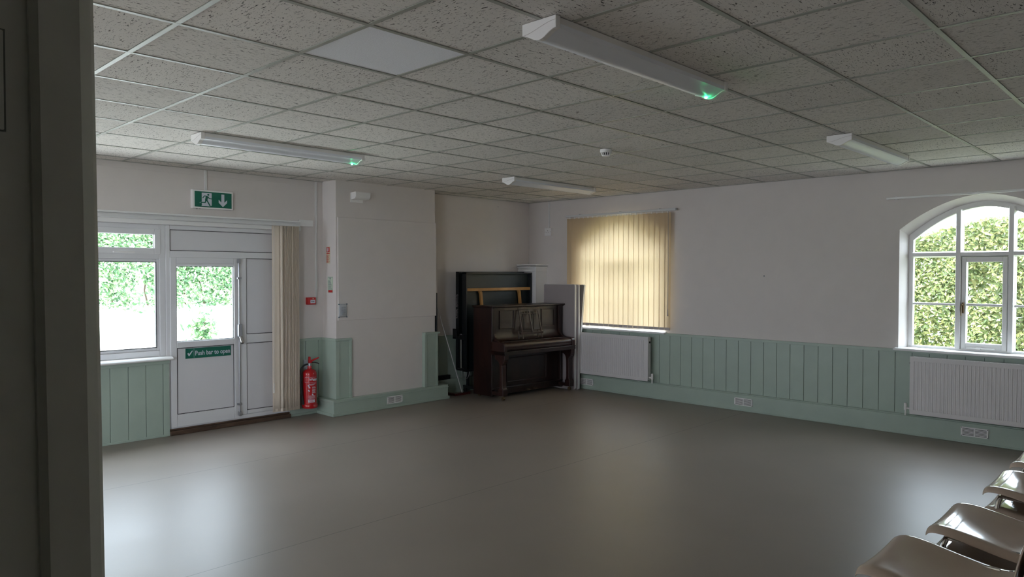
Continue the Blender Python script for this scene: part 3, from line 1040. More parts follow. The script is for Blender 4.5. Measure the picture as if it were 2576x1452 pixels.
# ------------------------------------------------------------------ radiators
def radiator(x0, x1, label, valve_right):
    yf = YB - 0.155
    root = empty('radiator', ((x0 + x1) / 2, yf + 0.05, 0.235), label, 'radiator', 'white panel radiators under the arched windows')
    z0, z1 = 0.235, 0.832
    b = MB()
    # fluted front sheet
    pitch = 0.0333
    n = int((x1 - x0 - 0.08) / pitch)
    xs_ = x0 + 0.04
    pts = [(x0, 0.0), (xs_ - .004, 0.0)]
    for i in range(n):
        a = xs_ + i * (x1 - x0 - 0.08) / n
        w = (x1 - x0 - 0.08) / n
        pts += [(a + w * .08, 0.0045), (a + w * .42, 0.0045), (a + w * .58, 0.0), (a + w * .98, 0.0)]
    pts += [(x1, 0.0)]
    bot = [(p[0], yf + p[1], z0 + 0.045) for p in pts]
    top_ = [(p[0], yf + p[1], z1 - 0.045) for p in pts]
    m_ = len(pts)
    b.add(bot + top_, [(i, i + 1, m_ + i + 1, m_ + i) for i in range(m_ - 1)])
    b.box(x0, x1, yf, yf + 0.012, z1 - 0.046, z1 - 0.008)
    b.box(x0, x1, yf, yf + 0.012, z0, z0 + 0.046)
    b.box(x0, x1, yf + 0.010, yf + 0.014, z0, z1 - 0.008)
    b.box(x0, x1, yf + 0.055, yf + 0.065, z0 + 0.01, z1 - 0.01)
    b.build('panel', MT['radiator'], root)
    t = MB()
    t.box(x0 - 0.002, x1 + 0.002, yf - 0.002, yf + 0.012, z1 - 0.010, z1)
    t.box(x0 - 0.002, x1 + 0.002, yf + 0.055, yf + 0.067, z1 - 0.010, z1)
    k = x0
    while k < x1:
        t.box(k, k + 0.012, yf + 0.012, yf + 0.055, z1 - 0.008, z1 - 0.002)
        k += 0.028
    t.build('top_grille', MT['radiator'], root)
    MB().box(x0 - 0.003, x0, yf + 0.002, yf + 0.065, z0 + 0.02, z1 - 0.004).build('side_cover', MT['radiator'], root, bevel=0.001)
    MB().box(x1, x1 + 0.003, yf + 0.002, yf + 0.065, z0 + 0.02, z1 - 0.004).build('side_cover', MT['radiator'], root, bevel=0.001)
    e = MB()
    xe = x1 + 0.003 if valve_right else x0 - 0.003
    dd = 1 if valve_right else -1
    e.cyl((xe, yf + 0.035, z1 - 0.07), (xe + dd * 0.008, yf + 0.035, z1 - 0.07), 0.013, 14)
    e.build('bleed_plug', MT['cavity'], root)
    v = MB()
    v.cyl((xe, yf + 0.035, z0 + 0.05), (xe + dd * 0.05, yf + 0.035, z0 + 0.05), 0.011, 12)
    v.cyl((xe + dd * 0.045, yf + 0.035, z0 + 0.03), (xe + dd * 0.045, yf + 0.035, z0 + 0.105), 0.016, 14)
    v.cyl((xe + dd * 0.045, yf + 0.035, z0 - 0.025), (xe + dd * 0.045, yf + 0.035, z0 + 0.03), 0.009, 12)
    v.build('valve', MT['white'], root, smooth=True)
    h = MB()
    for x in (x0 + 0.2, x1 - 0.2):
        h.box(x - 0.02, x + 0.02, yf + 0.065, YB - 0.028, z0 + 0.06, z1 - 0.06)
    h.build_each('wall_bracket', MT['radiator'], root)
    return root


radiator(-6.675, -5.475, 'white fluted radiator under the blind, partly behind the piano', True)
radiator(-2.26, -0.75, 'white fluted radiator under the clear arched window', False)


# ------------------------------------------------------------------ air vents
def vent(c, axis, label):
    root = empty('air_vent', c, label, 'vent', 'white louvred air vents in the skirting')
    w, h = 0.118, 0.046
    P = (lambda u, z, t: (c[0] + u, c[1] - t, c[2] + z)) if axis == 'y' else (lambda u, z, t: (c[0] + t, c[1] + u, c[2] + z))
    b = MB()

    def bx(u0, u1, z0, z1, t0, t1):
        b.prism([(u0, z0), (u1, z0), (u1, z1), (u0, z1)], t0, t1, P)
    bx(-w, -w + .014, -h, h, 0, .008); bx(w - .014, w, -h, h, 0, .008)
    bx(-w + .014, w - .014, h - .010, h, 0, .008); bx(-w + .014, w - .014, -h, -h + .010, 0, .008)
    bx(-.006, .006, -h + .01, h - .01, 0, .007)
    b.build('vent_frame', MT['white'], root)
    b = MB()
    for k in range(6):
        z = -h + 0.014 + k * 0.0128
        b.prism([(z, 0.0015), (z + 0.009, 0.0065), (z + 0.010, 0.0055), (z + 0.001, 0.0005)], -w + .014, w - .014, lambda p, q, t: P(t, p, q))
    b.build('louvre', MT['white'], root)
    b = MB()
    for u in (-w + .007, w - .007):
        for z in (-h + .006, h - .006):
            b.cyl(P(u, z, .008), P(u, z, .0095), .004, 8)
    b.build_each('screw', MT['cavity'], root)
    MB().prism([(-w + .01, -h + .008), (w - .01, -h + .008), (w - .01, h - .008), (-w + .01, h - .008)], 0, 0.0008, P).build('vent_opening', MT['cavity'], root)


vent((-7.42, 5.54, 0.098), 'x', 'white louvred vent in the plinth of the chimney breast')
vent((-6.57, YB - 0.08, 0.108), 'y', 'white louvred vent in the skirting right of the piano')
vent((-4.135, YB - 0.08, 0.115), 'y', 'white louvred vent in the skirting between the two radiators')
vent((-1.69, YB - 0.08, 0.115), 'y', 'white louvred vent below the radiator of the clear arched window')


# ------------------------------------------------------------------ ceiling lights
def batten(name_label, x, y0, led):
    L = 1.52
    root = empty('ceiling_light', (x, y0 + L / 2, H - 0.004), name_label, 'ceiling light', 'white batten ceiling lights')
    zt = H - 0.004
    fn = lambda p, q, t: (x + p, t, zt + q)
    sp = MB().prism([(-0.088, 0), (0.088, 0), (0.092, -0.032), (-0.092, -0.032)], y0 + 0.025, y0 + L - 0.025, fn)
    sp.build('body', MT['white'], root, bevel=0.002)
    P = [(0.094, -0.030)]
    for k in range(11):
        u = 0.094 - 0.188 * k / 10
        s_ = abs(u) / 0.094
        P.append((u, -0.034 - 0.016 - 0.034 * (0.5 + 0.5 * math.cos(PI * s_)) ))
    P += [(-0.094, -0.030)]
    P = [(p[0] * .985, p[1]) for p in P]
    MB().prism(P, y0 + 0.03, y0 + L - 0.03, fn).build('diffuser', MT['diffuser'], root, smooth=True)
    Q = [(0.098, 0.0)]
    for k in range(13):
        u = 0.098 - 0.196 * k / 12
        s_ = abs(u) / 0.098
        Q.append((u, -0.053 - 0.035 * (0.5 + 0.5 * math.cos(PI * s_))))
    Q += [(-0.098, 0.0)]
    for ya in (y0, y0 + L - 0.032):
        cap = MB().prism(Q, ya, ya + 0.032, fn).build('end_cap', MT['white'], root, bevel=0.003)
        yy = ya - 0.0004 if ya == y0 else ya + 0.0324
        pts = []
        for k in range(13):
            u = -0.096 + 0.192 * k / 12
            pts.append((x + u, yy, zt - 0.036 + 0.016 * math.sin(u / 0.096 * PI / 2)))
        MB().tube(pts, 0.0009, 5).build('seam', MT['weight'], cap)
    if led:
        yl = y0 + L - 0.075
        MB().lathe((x - 0.0, yl, zt - 0.088), [(0.001, -0.004), (0.006, -0.003), (0.008, 0.0), (0.008, 0.008), (0.001, 0.009)], 12).build('indicator', MT['led'], root, smooth=True)
        d = bpy.data.lights.new('indicator_glow', 'POINT')
        d.energy = 0.035; d.color = (0.05, 1.0, 0.35); d.shadow_soft_size = 0.004
        o = bpy.data.objects.new('indicator_glow', d); COL.objects.link(o)
        o.parent = root
        o.location = Vector((x + 0.01, yl, zt - 0.103)) - ORG[root.name]
    return root


batten('white batten light with green indicator, largest and nearest overhead', -2.125, 2.36, True)
batten('white batten light with green indicator above the exit door side', -5.80, 2.40, True)
batten('white batten light without indicator in front of the piano alcove', -5.84, 5.97, False)
batten('white batten light without indicator near the clear arched window', -2.15, 5.94, False)

sd = empty('smoke_detector', (-3.905, 5.235, H - 0.004), 'round white smoke detector on the ceiling grid', 'smoke detector')
MB().lathe((-3.905, 5.235, H - 0.004), [(0.001, 0), (0.052, 0), (0.053, -0.022), (0.048, -0.030), (0.001, -0.030)], 28).build('base', MT['white'], sd, smooth=True)
b = MB().lathe((-3.905, 5.235, H - 0.034), [(0.001, 0), (0.030, 0), (0.028, -0.026), (0.001, -0.026)], 24)
b.build('sensor_core', MT['cavity'], sd, smooth=True)
b = MB()
for k in range(12):
    t = 2 * PI * k / 12
    b.cyl((-3.905 + .040 * math.cos(t), 5.235 + .040 * math.sin(t), H - 0.034), (-3.905 + .031 * math.cos(t), 5.235 + .031 * math.sin(t), H - 0.058), 0.005, 6)
b.build_each('cage_rib', MT['white'], sd)
MB().lathe((-3.905, 5.235, H - 0.056), [(0.001, 0), (0.035, 0), (0.033, -0.008), (0.020, -0.012), (0.001, -0.013)], 24).build('cap', MT['white'], sd, smooth=True)

# ------------------------------------------------------------------ exit sign and trunking
ex = empty('exit_sign', (XL, 3.40, 2.38), 'green and white lit box sign with running figure and down arrow', 'exit sign')
MB().box(XL, XL + 0.055, 3.165, 3.605, 2.378, 2.578).build('sign_box', MT['white'], ex, bevel=0.006)
FX = XL + 0.0555
MB().box(XL + 0.05, FX, 3.187, 3.588, 2.395, 2.560).build('sign_face', MT['sgreen'], ex)


def exf(p, q, t):
    return (FX + t, p, q)


b = MB()
T = 0.0012
b.prism([(3.262, 2.547), (3.368, 2.547), (3.368, 2.417), (3.352, 2.405), (3.258, 2.405), (3.266, 2.420), (3.262, 2.420)], 0, T, exf)
b.prism([(3.262, 2.452), (3.262, 2.440), (3.238, 2.434), (3.244, 2.447)], 0, T, exf)
b.build('door_symbol', MT['swhite'], ex)
b = MB()
hc = (3.331, 2.529)
b.prism([(hc[0] + .0105 * math.cos(2 * PI * k / 16), hc[1] + .0105 * math.sin(2 * PI * k / 16)) for k in range(16)], T, 2 * T, exf)


def limb(pts, w):
    for i in range(len(pts) - 1):
        (a0, a1), (c0, c1) = pts[i], pts[i + 1]
        dx, dy = c0 - a0, c1 - a1
        l = math.hypot(dx, dy); nx, ny_ = -dy / l * w / 2, dx / l * w / 2
        b.prism([(a0 + nx, a1 + ny_), (a0 - nx, a1 - ny_), (c0 - nx, c1 - ny_), (c0 + nx, c1 + ny_)], T, 2 * T + i * 1e-5, exf)
        b.prism([(c0 + w / 2 * math.cos(2 * PI * k / 10), c1 + w / 2 * math.sin(2 * PI * k / 10)) for k in range(10)], T, 2 * T + 2e-5, exf)


limb([(3.318, 2.512), (3.308, 2.470)], 0.026)
limb([(3.322, 2.513), (3.290, 2.514), (3.274, 2.494)], 0.009)
limb([(3.326, 2.510), (3.342, 2.488), (3.366, 2.487)], 0.009)
limb([(3.306, 2.474), (3.298, 2.444), (3.252, 2.443)], 0.012)
limb([(3.314, 2.472), (3.330, 2.445), (3.350, 2.411)], 0.012)
b.build('running_figure', MT['sgreen'], ex)
b = MB()
b.prism([(3.474, 2.543), (3.506, 2.543), (3.506, 2.455), (3.536, 2.484), (3.536, 2.452), (3.490, 2.407), (3.444, 2.452), (3.444, 2.484), (3.474, 2.455)], 0, T, exf)
b.build('arrow', MT['swhite'], ex)
b = MB().cyl((XL + 0.02, 3.225, 2.374), (XL + 0.02, 3.225, 2.379), 0.006, 8)
b.cyl((XL + 0.035, 3.25, 2.374), (XL + 0.035, 3.25, 2.379), 0.004, 8)
b.build_each('test_button', MT['cavity'], ex)


def trunking(name, fn, a, w, z0, z1, label):
    o = MB().prism([(a - w, z0), (a + w, z0), (a + w, z1), (a - w, z1)], 0.0, 0.016, fn).build(name, MT['conduit'], bevel=0.003)
    return tag(o, label, 'cable trunking', 'white cable trunking')


trunking('cable_trunking', on_left, 3.325, 0.0125, 2.578, H - 0.006, 'short white trunking dropping from ceiling to the exit sign')
trunking('cable_trunking', on_left, 4.655, 0.013, 1.402, H - 0.006, 'long white trunking dropping from ceiling to the red call point')
trunking('cable_trunking', on_back, -7.372, 0.0125, 2.382, H - 0.006, 'white trunking dropping from ceiling to the alcove corner socket')

cp = empty('fire_call_point', (XL, 4.57, 1.32), 'red break glass fire alarm call point on white wall', 'fire call point')
MB().box(XL, XL + 0.045, 4.515, 4.628, 1.316, 1.402).build('housing', MT['redsign'], cp, bevel=0.005)
MB().box(XL + 0.044, XL + 0.047, 4.552, 4.616, 1.332, 1.372).build('glass_plate', MT['swhite'], cp)
b = MB()
for k, y in enumerate((4.566, 4.580, 4.594)):
    b.box(XL + 0.0468, XL + 0.0475, y, y + 0.009, 1.345, 1.358)
b.build('symbol', MT['ink'], cp)
MB().box(XL + 0.0445, XL + 0.0455, 4.58, 4.60, 1.382, 1.39).build('lamp', MT['cream'], cp)

so = empty('wall_socket', (-7.37, YB, 2.28), 'white single socket high on wall near the alcove corner', 'socket')
MB().box(-7.425, -7.300, YB - 0.045, YB, 2.275, 2.385).build('back_box', MT['white'], so, bevel=0.004)
MB().box(-7.428, -7.297, YB - 0.054, YB - 0.045, 2.272, 2.388).build('face_plate', MT['white'], so, bevel=0.003)
b = MB()
b.box(-7.366, -7.360, YB - 0.0548, YB - 0.054, 2.340, 2.355)
b.box(-7.385, -7.376, YB - 0.0548, YB - 0.054, 2.318, 2.324)
b.box(-7.350, -7.341, YB - 0.0548, YB - 0.054, 2.318, 2.324)
b.cyl((-7.415, YB - 0.0548, 2.33), (-7.415, YB - 0.054, 2.33), 0.004, 8)
b.cyl((-7.31, YB - 0.0548, 2.33), (-7.31, YB - 0.054, 2.33), 0.004, 8)
b.build_each('socket_slot', MT['cavity'], so)

# ------------------------------------------------------------------ signs on the chimney breast
YS = BY0
s1 = empty('extinguisher_sign', (-7.65, YS, 1.81), 'small red over cream extinguisher notice, upper one on breast side', 'sign')


def side(p, q, t):
    return (p, YS - t, q)


def rect(b, x0, x1, z0, z1, t0, t1, fn, mi=0):
    b.prism([(x0, z0), (x1, z0), (x1, z1), (x0, z1)], t0, t1, fn, mi)


b = MB(); rect(b, -7.708, -7.628, 1.81, 2.012, 0, 0.003, side); b.build('sign_plate', MT['cream'], s1)
b = MB(); rect(b, -7.702, -7.634, 1.945, 2.004, 0.003, 0.0035, side); rect(b, -7.702, -7.634, 1.925, 1.936, 0.003, 0.0035, side)
b.build('red_panel', MT['redsign'], s1)
b = MB()
rect(b, -7.690, -7.676, 1.952, 1.99, 0.0035, 0.004, side); rect(b, -7.688, -7.678, 1.99, 1.997, 0.0035, 0.004, side)
rect(b, -7.664, -7.656, 1.955, 1.985, 0.0035, 0.004, side); rect(b, -7.656, -7.644, 1.985, 1.992, 0.0035, 0.004, side)
b.build('pictogram', MT['swhite'], s1)
b = MB()
for r in range(8):
    z = 1.818 + r * 0.0125
    rect(b, -7.700, -7.676, z, z + 0.008, 0.003, 0.0035, side)
    rect(b, -7.666, -7.666 + random.uniform(.015, .03), z, z + 0.005, 0.003, 0.0035, side)
b.build('printed_lines', MT['redsign'], s1)
s2 = empty('fire_action_notice', (-7.62, YS, 1.455), 'pale green printed notice with red foot, lower on breast side', 'sign')
b = MB(); rect(b, -7.682, -7.568, 1.455, 1.652, 0, 0.003, side); b.build('sign_plate', MT['palegreen'], s2)
b = MB(); rect(b, -7.668, -7.574, 1.460, 1.490, 0.003, 0.0035, side); b.build('red_panel', MT['redsign'], s2)
b = MB()
rect(b, -7.676, -7.574, 1.641, 1.645, 0.003, 0.0035, side)
rect(b, -7.676, -7.574, 1.498, 1.502, 0.003, 0.0035, side)
rect(b, -7.634, -7.618, 1.616, 1.638, 0.003, 0.0035, side)
for r in range(9):
    z = 1.513 + r * 0.011
    rect(b, -7.668, -7.668 + random.uniform(.05, .085), z, z + 0.004, 0.003, 0.0035, side)
b.build('printed_lines', MT['ink'], s2)

nt_ = empty('notice_sheet', (BX + 0.017, 4.815, 1.16), 'clear glossy wallet notice pinned on the chimney breast front', 'notice')


def fr_(p, q, t):
    return (BX + 0.017 + t, p, q)


# curled plastic wallet
b = MB()
n = 10
vs_, fs = [], []
for r in range(7):
    z = 1.165 + 0.16 * r / 6
    for k in range(n + 1):
        y = 4.768 + 0.112 * k / n
        bul = 0.006 + 0.010 * math.sin(PI * k / n) * math.sin(PI * (r + .6) / 7.2) + 0.004 * math.sin(5 * k / n + r)
        vs_.append((BX + 0.017 + bul, y, z))
for r in range(6):
    for k in range(n):
        i = r * (n + 1) + k
        fs.append((i, i + 1, i + n + 2, i + n + 1))
b.add(vs_, fs)
sh = b.build('sheet', MT['plastic_clear'], nt_, smooth=True)
md_ = sh.modifiers.new('thick', 'SOLIDIFY'); md_.thickness = 0.001
b = MB()
for r in range(8):
    z = 1.20 + r * 0.0125
    for k in range(5):
        y = 4.79 + 0.013 * k
        b.box(BX + 0.0395, BX + 0.0403, y, y + random.uniform(.006, .012), z, z + 0.004)
b.build('printed_lines', MT['ink'], nt_)
b = MB()
for y in (4.768, 4.878):
    for z in (1.167, 1.322):
        b.cyl((BX + 0.016, y, z), (BX + 0.030, y, z), 0.006, 10)
b.build_each('pin', MT['ink'], nt_)

wu = empty('wall_unit', (BX, 5.05, 2.56), 'small white rounded box unit high on the chimney breast', 'wall unit')
P = [(0.0, 2.668), (0.10, 2.672), (0.105, 2.66), (0.105, 2.625)]
for k in range(1, 7):
    a = k / 6 * PI / 2
    P.append((0.055 + 0.05 * math.cos(a), 2.625 - 0.040 * math.sin(a)))
P += [(0.02, 2.582), (0.0, 2.582)]
MB().prism(P, 4.955, 5.165, lambda p, q, t: (BX + p, t, q)).build('housing', MT['white'], wu, bevel=0.004)
MB().box(BX, BX + 0.010, 4.945, 5.12, 2.548, 2.665).build('back_plate', MT['white'], wu, bevel=0.002)

# ------------------------------------------------------------------ fire extinguisher
EX, EY = -7.685, 4.498
fe = empty('fire_extinguisher', (EX, EY, 0.10), 'red water fire extinguisher hanging beside the stacked door blind', 'fire extinguisher')
prof = [(0.001, 0.03), (0.080, 0.03), (0.081, 0.40)]
for k in range(1, 9):
    a = k / 8 * PI / 2
    prof.append((0.030 + 0.051 * math.cos(a), 0.40 + 0.055 * math.sin(a)))
prof += [(0.026, 0.465), (0.024, 0.495), (0.001, 0.495)]
MB().lathe((EX, EY, 0.10), prof, 36).build('cylinder', MT['red'], fe, smooth=True)
MB().lathe((EX, EY, 0.10), [(0.001, 0), (0.088, 0), (0.092, 0.01), (0.092, 0.035), (0.082, 0.055), (0.001, 0.055)], 36).build('base_skirt', MT['red'], fe, smooth=True)
MB().lathe((EX, EY, 0.595), [(0.001, 0), (0.020, 0), (0.020, 0.03), (0.013, 0.035), (0.001, 0.035)], 16).build('valve', MT['steel'], fe, smooth=True)
b = MB()
b.prism([(-0.014, 0.625), (0.012, 0.625), (0.03, 0.648), (0.103, 0.685), (0.101, 0.696), (0.025, 0.666), (0.008, 0.662), (0.006, 0.703), (-0.012, 0.703), (-0.017, 0.66)], -0.010, 0.010, lambda p, q, t: (EX + t + p * 0.5, EY + p * 0.87, q))
b.build('lever', MT['red'], fe, bevel=0.003)
b = MB().tube([(EX + 0.008, EY + 0.012, 0.632), (EX + 0.03, EY + 0.05, 0.634), (EX + 0.047, EY + 0.085, 0.622), (EX + 0.05, EY + 0.095, 0.612)], 0.006, 8)
b.build('carry_handle', MT['black'], fe, smooth=True)
hp = []
for t in range(25):
    u = t / 24
    if u < 0.35:
        k = u / 0.35
        hp.append((EX - 0.01, EY - 0.02 - 0.095 * math.sin(k * PI / 2), 0.615 - 0.085 * (1 - math.cos(k * PI / 2))))
    else:
        k = (u - 0.35) / 0.65
        hp.append((EX - 0.01 + 0.02 * k, EY - 0.115 + 0.028 * k + 0.012 * math.sin(PI * k) * -1, 0.53 - 0.385 * k))
MB().tube(hp, 0.011, 10).build('hose', MT['black'], fe, smooth=True)
MB().cyl((EX - 0.008, EY - 0.012, 0.613), (EX - 0.01, EY - 0.045, 0.613), 0.009, 10).build('hose_fitting', MT['steel'], fe, smooth=True)
th0 = math.radians(-36)       # direction of the label centre


def bend(zc):
    R = 0.0816
    return lambda u, v, t: (EX + (R + t) * math.cos(th0 + u / R), EY + (R + t) * math.sin(th0 + u / R), zc + v)


lw = MT['swhite']
bl = bend(0.10)


def bar(b, u0, u1, z0, z1):
    n = max(2, int((u1 - u0) / 0.006))
    for i in range(n):
        a = u0 + (u1 - u0) * i / n; c = u0 + (u1 - u0) * (i + 1) / n
        b.prism([(a, z0), (c, z0), (c, z1), (a, z1)], 0, 0.0007, bl)


U0 = 0.012
b = MB()
bar(b, -0.052, 0.095, 0.365, 0.367); bar(b, -0.052, 0.095, 0.303, 0.305); bar(b, -0.052, -0.0505, 0.303, 0.367)
text('Water', 0.046, 'lettering', lw, fe, bend(0.425), bold=0.001, sx=0.95)
fe.children[-1]
for r in range(3):
    bar(b, 0.0, 0.08 - .01 * r, 0.288 - .007 * r, 0.2905 - .007 * r)
for z0_ in (0.235, 0.205, 0.18):
    for r in range(3):
        bar(b, 0.035, 0.080 + random.uniform(-.01, .004), z0_ + .008 * r, z0_ + .008 * r + .003)
for (u, z) in ((-0.014, 0.262), (-0.006, 0.25), (0.002, 0.238), (-0.012, 0.205), (-0.004, 0.20), (0.032, 0.158), (0.040, 0.15)):
    bar(b, u, u + 0.012, z, z + 0.014)
for r in range(7):
    bar(b, -0.015 + .02 * (r % 2), 0.075, 0.115 + .006 * r, 0.1168 + .006 * r)
b.build('label_print', lw, fe)
b = MB(); bar(b, -0.012, 0.068, 0.070, 0.105); b.build('label_patch', MT['swhite'], fe)
b = MB()
n0 = len(b.v)
for r in (0.075, 0.085, 0.095):
    bar(b, -0.006 + .012 * (r == 0.085), 0.06 - .014 * (r == 0.085), r, r + 0.004)
o = b.build('label_lines', MT['redsign'], fe)
o.scale = (1, 1, 1)
for v in o.data.vertices:
    d = Vector((v.co.x, v.co.y, 0)); d.normalize(); v.co += d * 0.0008
MB().box(XL + 0.02, EX - 0.06, EY - 0.02, EY + 0.02, 0.40, 0.44).box(XL + 0.02, XL + 0.026, EY - 0.03, EY + 0.03, 0.34, 0.66).build('wall_bracket', MT['steel'], fe)

# ------------------------------------------------------------------ upright piano
PA = math.radians(3.5)
PX, PY = -6.69, 6.79
PW = 1.37
pn = empty('upright_piano', (PX, PY, 0.0), 'dark mahogany upright piano standing in the alcove', 'piano', rotz=PI / 2 - PA)
MP, MR = MT['piano'], MT['piano_red']


def px(b, u0, u1, d0, d1, z0, z1):
    b.box(u0, u1, d0, d1, z0, z1)
    return b


def udz(poly, u0, u1):          # profile in (depth, z) extruded along the width
    return MB().prism(poly, u0, u1, lambda p, q, t: (t, p, q))


for u in (0.0, PW - 0.04):
    b = MB(); px(b, u, u + 0.04, 0.27, 0.66, 0.03, 1.235)
    b.build('side_panel', MP, pn, local=True, bevel=0.004)
b = MB(); px(b, -0.022, PW + 0.022, 0.235, 0.675, 1.235, 1.252); px(b, -0.012, PW + 0.012, 0.25, 0.67, 1.222, 1.235)
b.build('lid', MP, pn, local=True, bevel=0.006)
b = MB(); px(b, 0.04, PW - 0.04, 0.635, 0.655, 0.1, 1.222)
b.build('back_panel', MP, pn, local=True)
# upper panel with a concave sweep at its foot
poly = [(0.325, 1.222), (0.300, 1.222), (0.300, 0.90)]
for k in range(1, 9):
    a = k / 8 * PI / 2
    poly.append((0.300 - 0.10 * (1 - math.cos(a)), 0.90 - 0.125 * math.sin(a)))
poly += [(0.325, 0.775)]
up = udz(poly, 0.04, PW - 0.04).build('upper_panel', MP, pn, local=True, smooth=True)


def moulding(u0, u1, z0, z1, d, w=0.014, parent=None, nm='moulding'):
    b = MB()
    for t, k in ((0.0, 0), (0.004, 1)):
        ww = w - 0.006 * k
        px(b, u0, u1, d - 0.008 - t, d, z0, z0 + ww); px(b, u0, u1, d - 0.008 - t, d, z1 - ww, z1)
        px(b, u0, u0 + ww, d - 0.008 - t, d, z0, z1); px(b, u1 - ww, u1, d - 0.008 - t, d, z0, z1)
    return b.build(nm, MR, parent or pn, local=True, bevel=0.002)


moulding(0.155, 0.425, 0.93, 1.185, 0.300, parent=up)
moulding(0.955, 1.225, 0.93, 1.185, 0.300, parent=up)
b = MB(); px(b, 0.5, 0.9, 0.292, 0.301, 1.185, 1.215); b.build('crest_strip', MR, up, local=True, bevel=0.002)
# end stiles with scrolled feet
for u in (0.04, PW - 0.075):
    poly = [(0.30, 1.222), (0.272, 1.222), (0.272, 0.90)]
    for k in range(1, 9):
        a = k / 8 * PI / 2
        poly.append((0.272 - 0.13 * (1 - math.cos(a)), 0.90 - 0.128 * math.sin(a)))
    poly += [(0.30, 0.765)]
    udz(poly, u, u + 0.035).build('stile', MR, pn, local=True, bevel=0.003)
# key lid (fall) with rounded nose
poly = [(0.30, 0.60), (0.035, 0.665), (0.030, 0.70)]
for k in range(0, 9):
    a = k / 8 * PI / 2
    poly.append((0.075 - 0.048 * math.cos(a), 0.715 + 0.045 * math.sin(a)))
poly += [(0.14, 0.766), (0.30, 0.775)]
udz(poly, 0.055, PW - 0.055).build('key_lid', MR, pn, local=True, smooth=True)
b = MB(); px(b, 0.055, PW - 0.055, 0.024, 0.034, 0.683, 0.690); px(b, 0.055, PW - 0.055, 0.15, 0.156, 0.766, 0.774)
b.build('lid_bead', MP, pn, local=True, bevel=0.002)
for u in (0.0, PW - 0.055):
    poly = [(0.30, 0.60), (0.018, 0.60), (0.018, 0.715)]
    for k in range(0, 9):
        a = k / 8 * PI / 2
        poly.append((0.075 - 0.057 * math.cos(a), 0.718 + 0.052 * math.sin(a)))
    poly += [(0.30, 0.778)]
    udz(poly, u, u + 0.055).build('key_cheek', MR, pn, local=True, bevel=0.003)
b = MB(); px(b, 0.0, PW, 0.006, 0.30, 0.602, 0.655); px(b, 0.0, PW, 0.0, 0.30, 0.648, 0.658)
b.build('key_bed', MP, pn, local=True, bevel=0.004)
# lower panel, plinth
b = MB(); px(b, 0.04, PW - 0.04, 0.31, 0.325, 0.13, 0.602)
lp = b.build('lower_panel', MP, pn, local=True)
moulding(0.30, 1.07, 0.19, 0.53, 0.31, parent=lp)
b = MB(); px(b, 0.0, PW, 0.27, 0.33, 0.045, 0.135); px(b, 0.0, PW, 0.262, 0.33, 0.125, 0.138)
b.build('plinth', MP, pn, local=True, bevel=0.004)
for u in (0.0, PW - 0.085):
    poly = [(0.02, 0.602), (0.02, 0.545)]
    for k in range(0, 7):
        a = k / 6 * PI / 2
        poly.append((0.075 - 0.045 * math.cos(a), 0.535 - 0.05 * math.sin(a)) if k < 6 else (0.072, 0.47))
    poly += [(0.070, 0.42), (0.066, 0.20), (0.060, 0.165), (0.05, 0.155), (0.05, 0.06), (0.135, 0.06), (0.135, 0.155), (0.125, 0.165), (0.119, 0.20), (0.122, 0.42)]
    for k in range(0, 7):
        a = k / 6 * PI / 2
        poly.append((0.125 + 0.08 * (1 - math.cos(a)), 0.46 + 0.075 * math.sin(a)))
    poly += [(0.215, 0.56), (0.215, 0.602)]
    lg = udz(poly, u + 0.006, u + 0.079).build('leg', MR, pn, local=True, bevel=0.004)
    b = MB(); px(b, u, u + 0.085, 0.045, 0.142, 0.06, 0.150); px(b, u + 0.004, u + 0.08, 0.13, 0.30, 0.06, 0.105)
    b.build('foot', MR, lg, local=True, bevel=0.006)
    b = MB().cyl((u + 0.03, 0.09, 0.024), (u + 0.055, 0.09, 0.024), 0.024, 18)
    b.cyl((u + 0.043, 0.09, 0.03), (u + 0.043, 0.09, 0.06), 0.012, 10)
    b.build('caster', MT['brass'], lg, local=True, smooth=True)
for u in (0.05, PW - 0.09):
    b = MB().cyl((u, 0.60, 0.02), (u + 0.03, 0.60, 0.02), 0.02, 14)
    b.box(u, u + 0.03, 0.585, 0.615, 0.02, 0.05)
    b.build('rear_caster', MT['brass'], pn, local=True)
for u in (0.62, 0.75):
    b = MB().prism([(u, 0.20), (u + 0.045, 0.20), (u + 0.035, 0.31), (u + 0.01, 0.31)], 0.068, 0.078, lambda p, q, t: (p, q, t))
    b.build('pedal', MT['brass'], pn, local=True, bevel=0.004)
# music desk lattice leaning against the upper panel
ds = MB()


def bar3(b, p0, p1, w, d):
    p0 = Vector(p0); p1 = Vector(p1)
    ax = (p1 - p0).normalized(); y_ = Vector((0, 1, 0)); sd_ = ax.cross(y_).normalized(); nn = sd_.cross(ax)
    vs_ = []
    for p in (p0, p1):
        for i, j in ((-1, -1), (1, -1), (1, 1), (-1, 1)):
            vs_.append(p + sd_ * (w / 2 * i) + nn * (d / 2 * j))
    b.add(vs_, [(3, 2, 1, 0), (4, 5, 6, 7), (0, 1, 5, 4), (1, 2, 6, 5), (2, 3, 7, 6), (3, 0, 4, 7)])


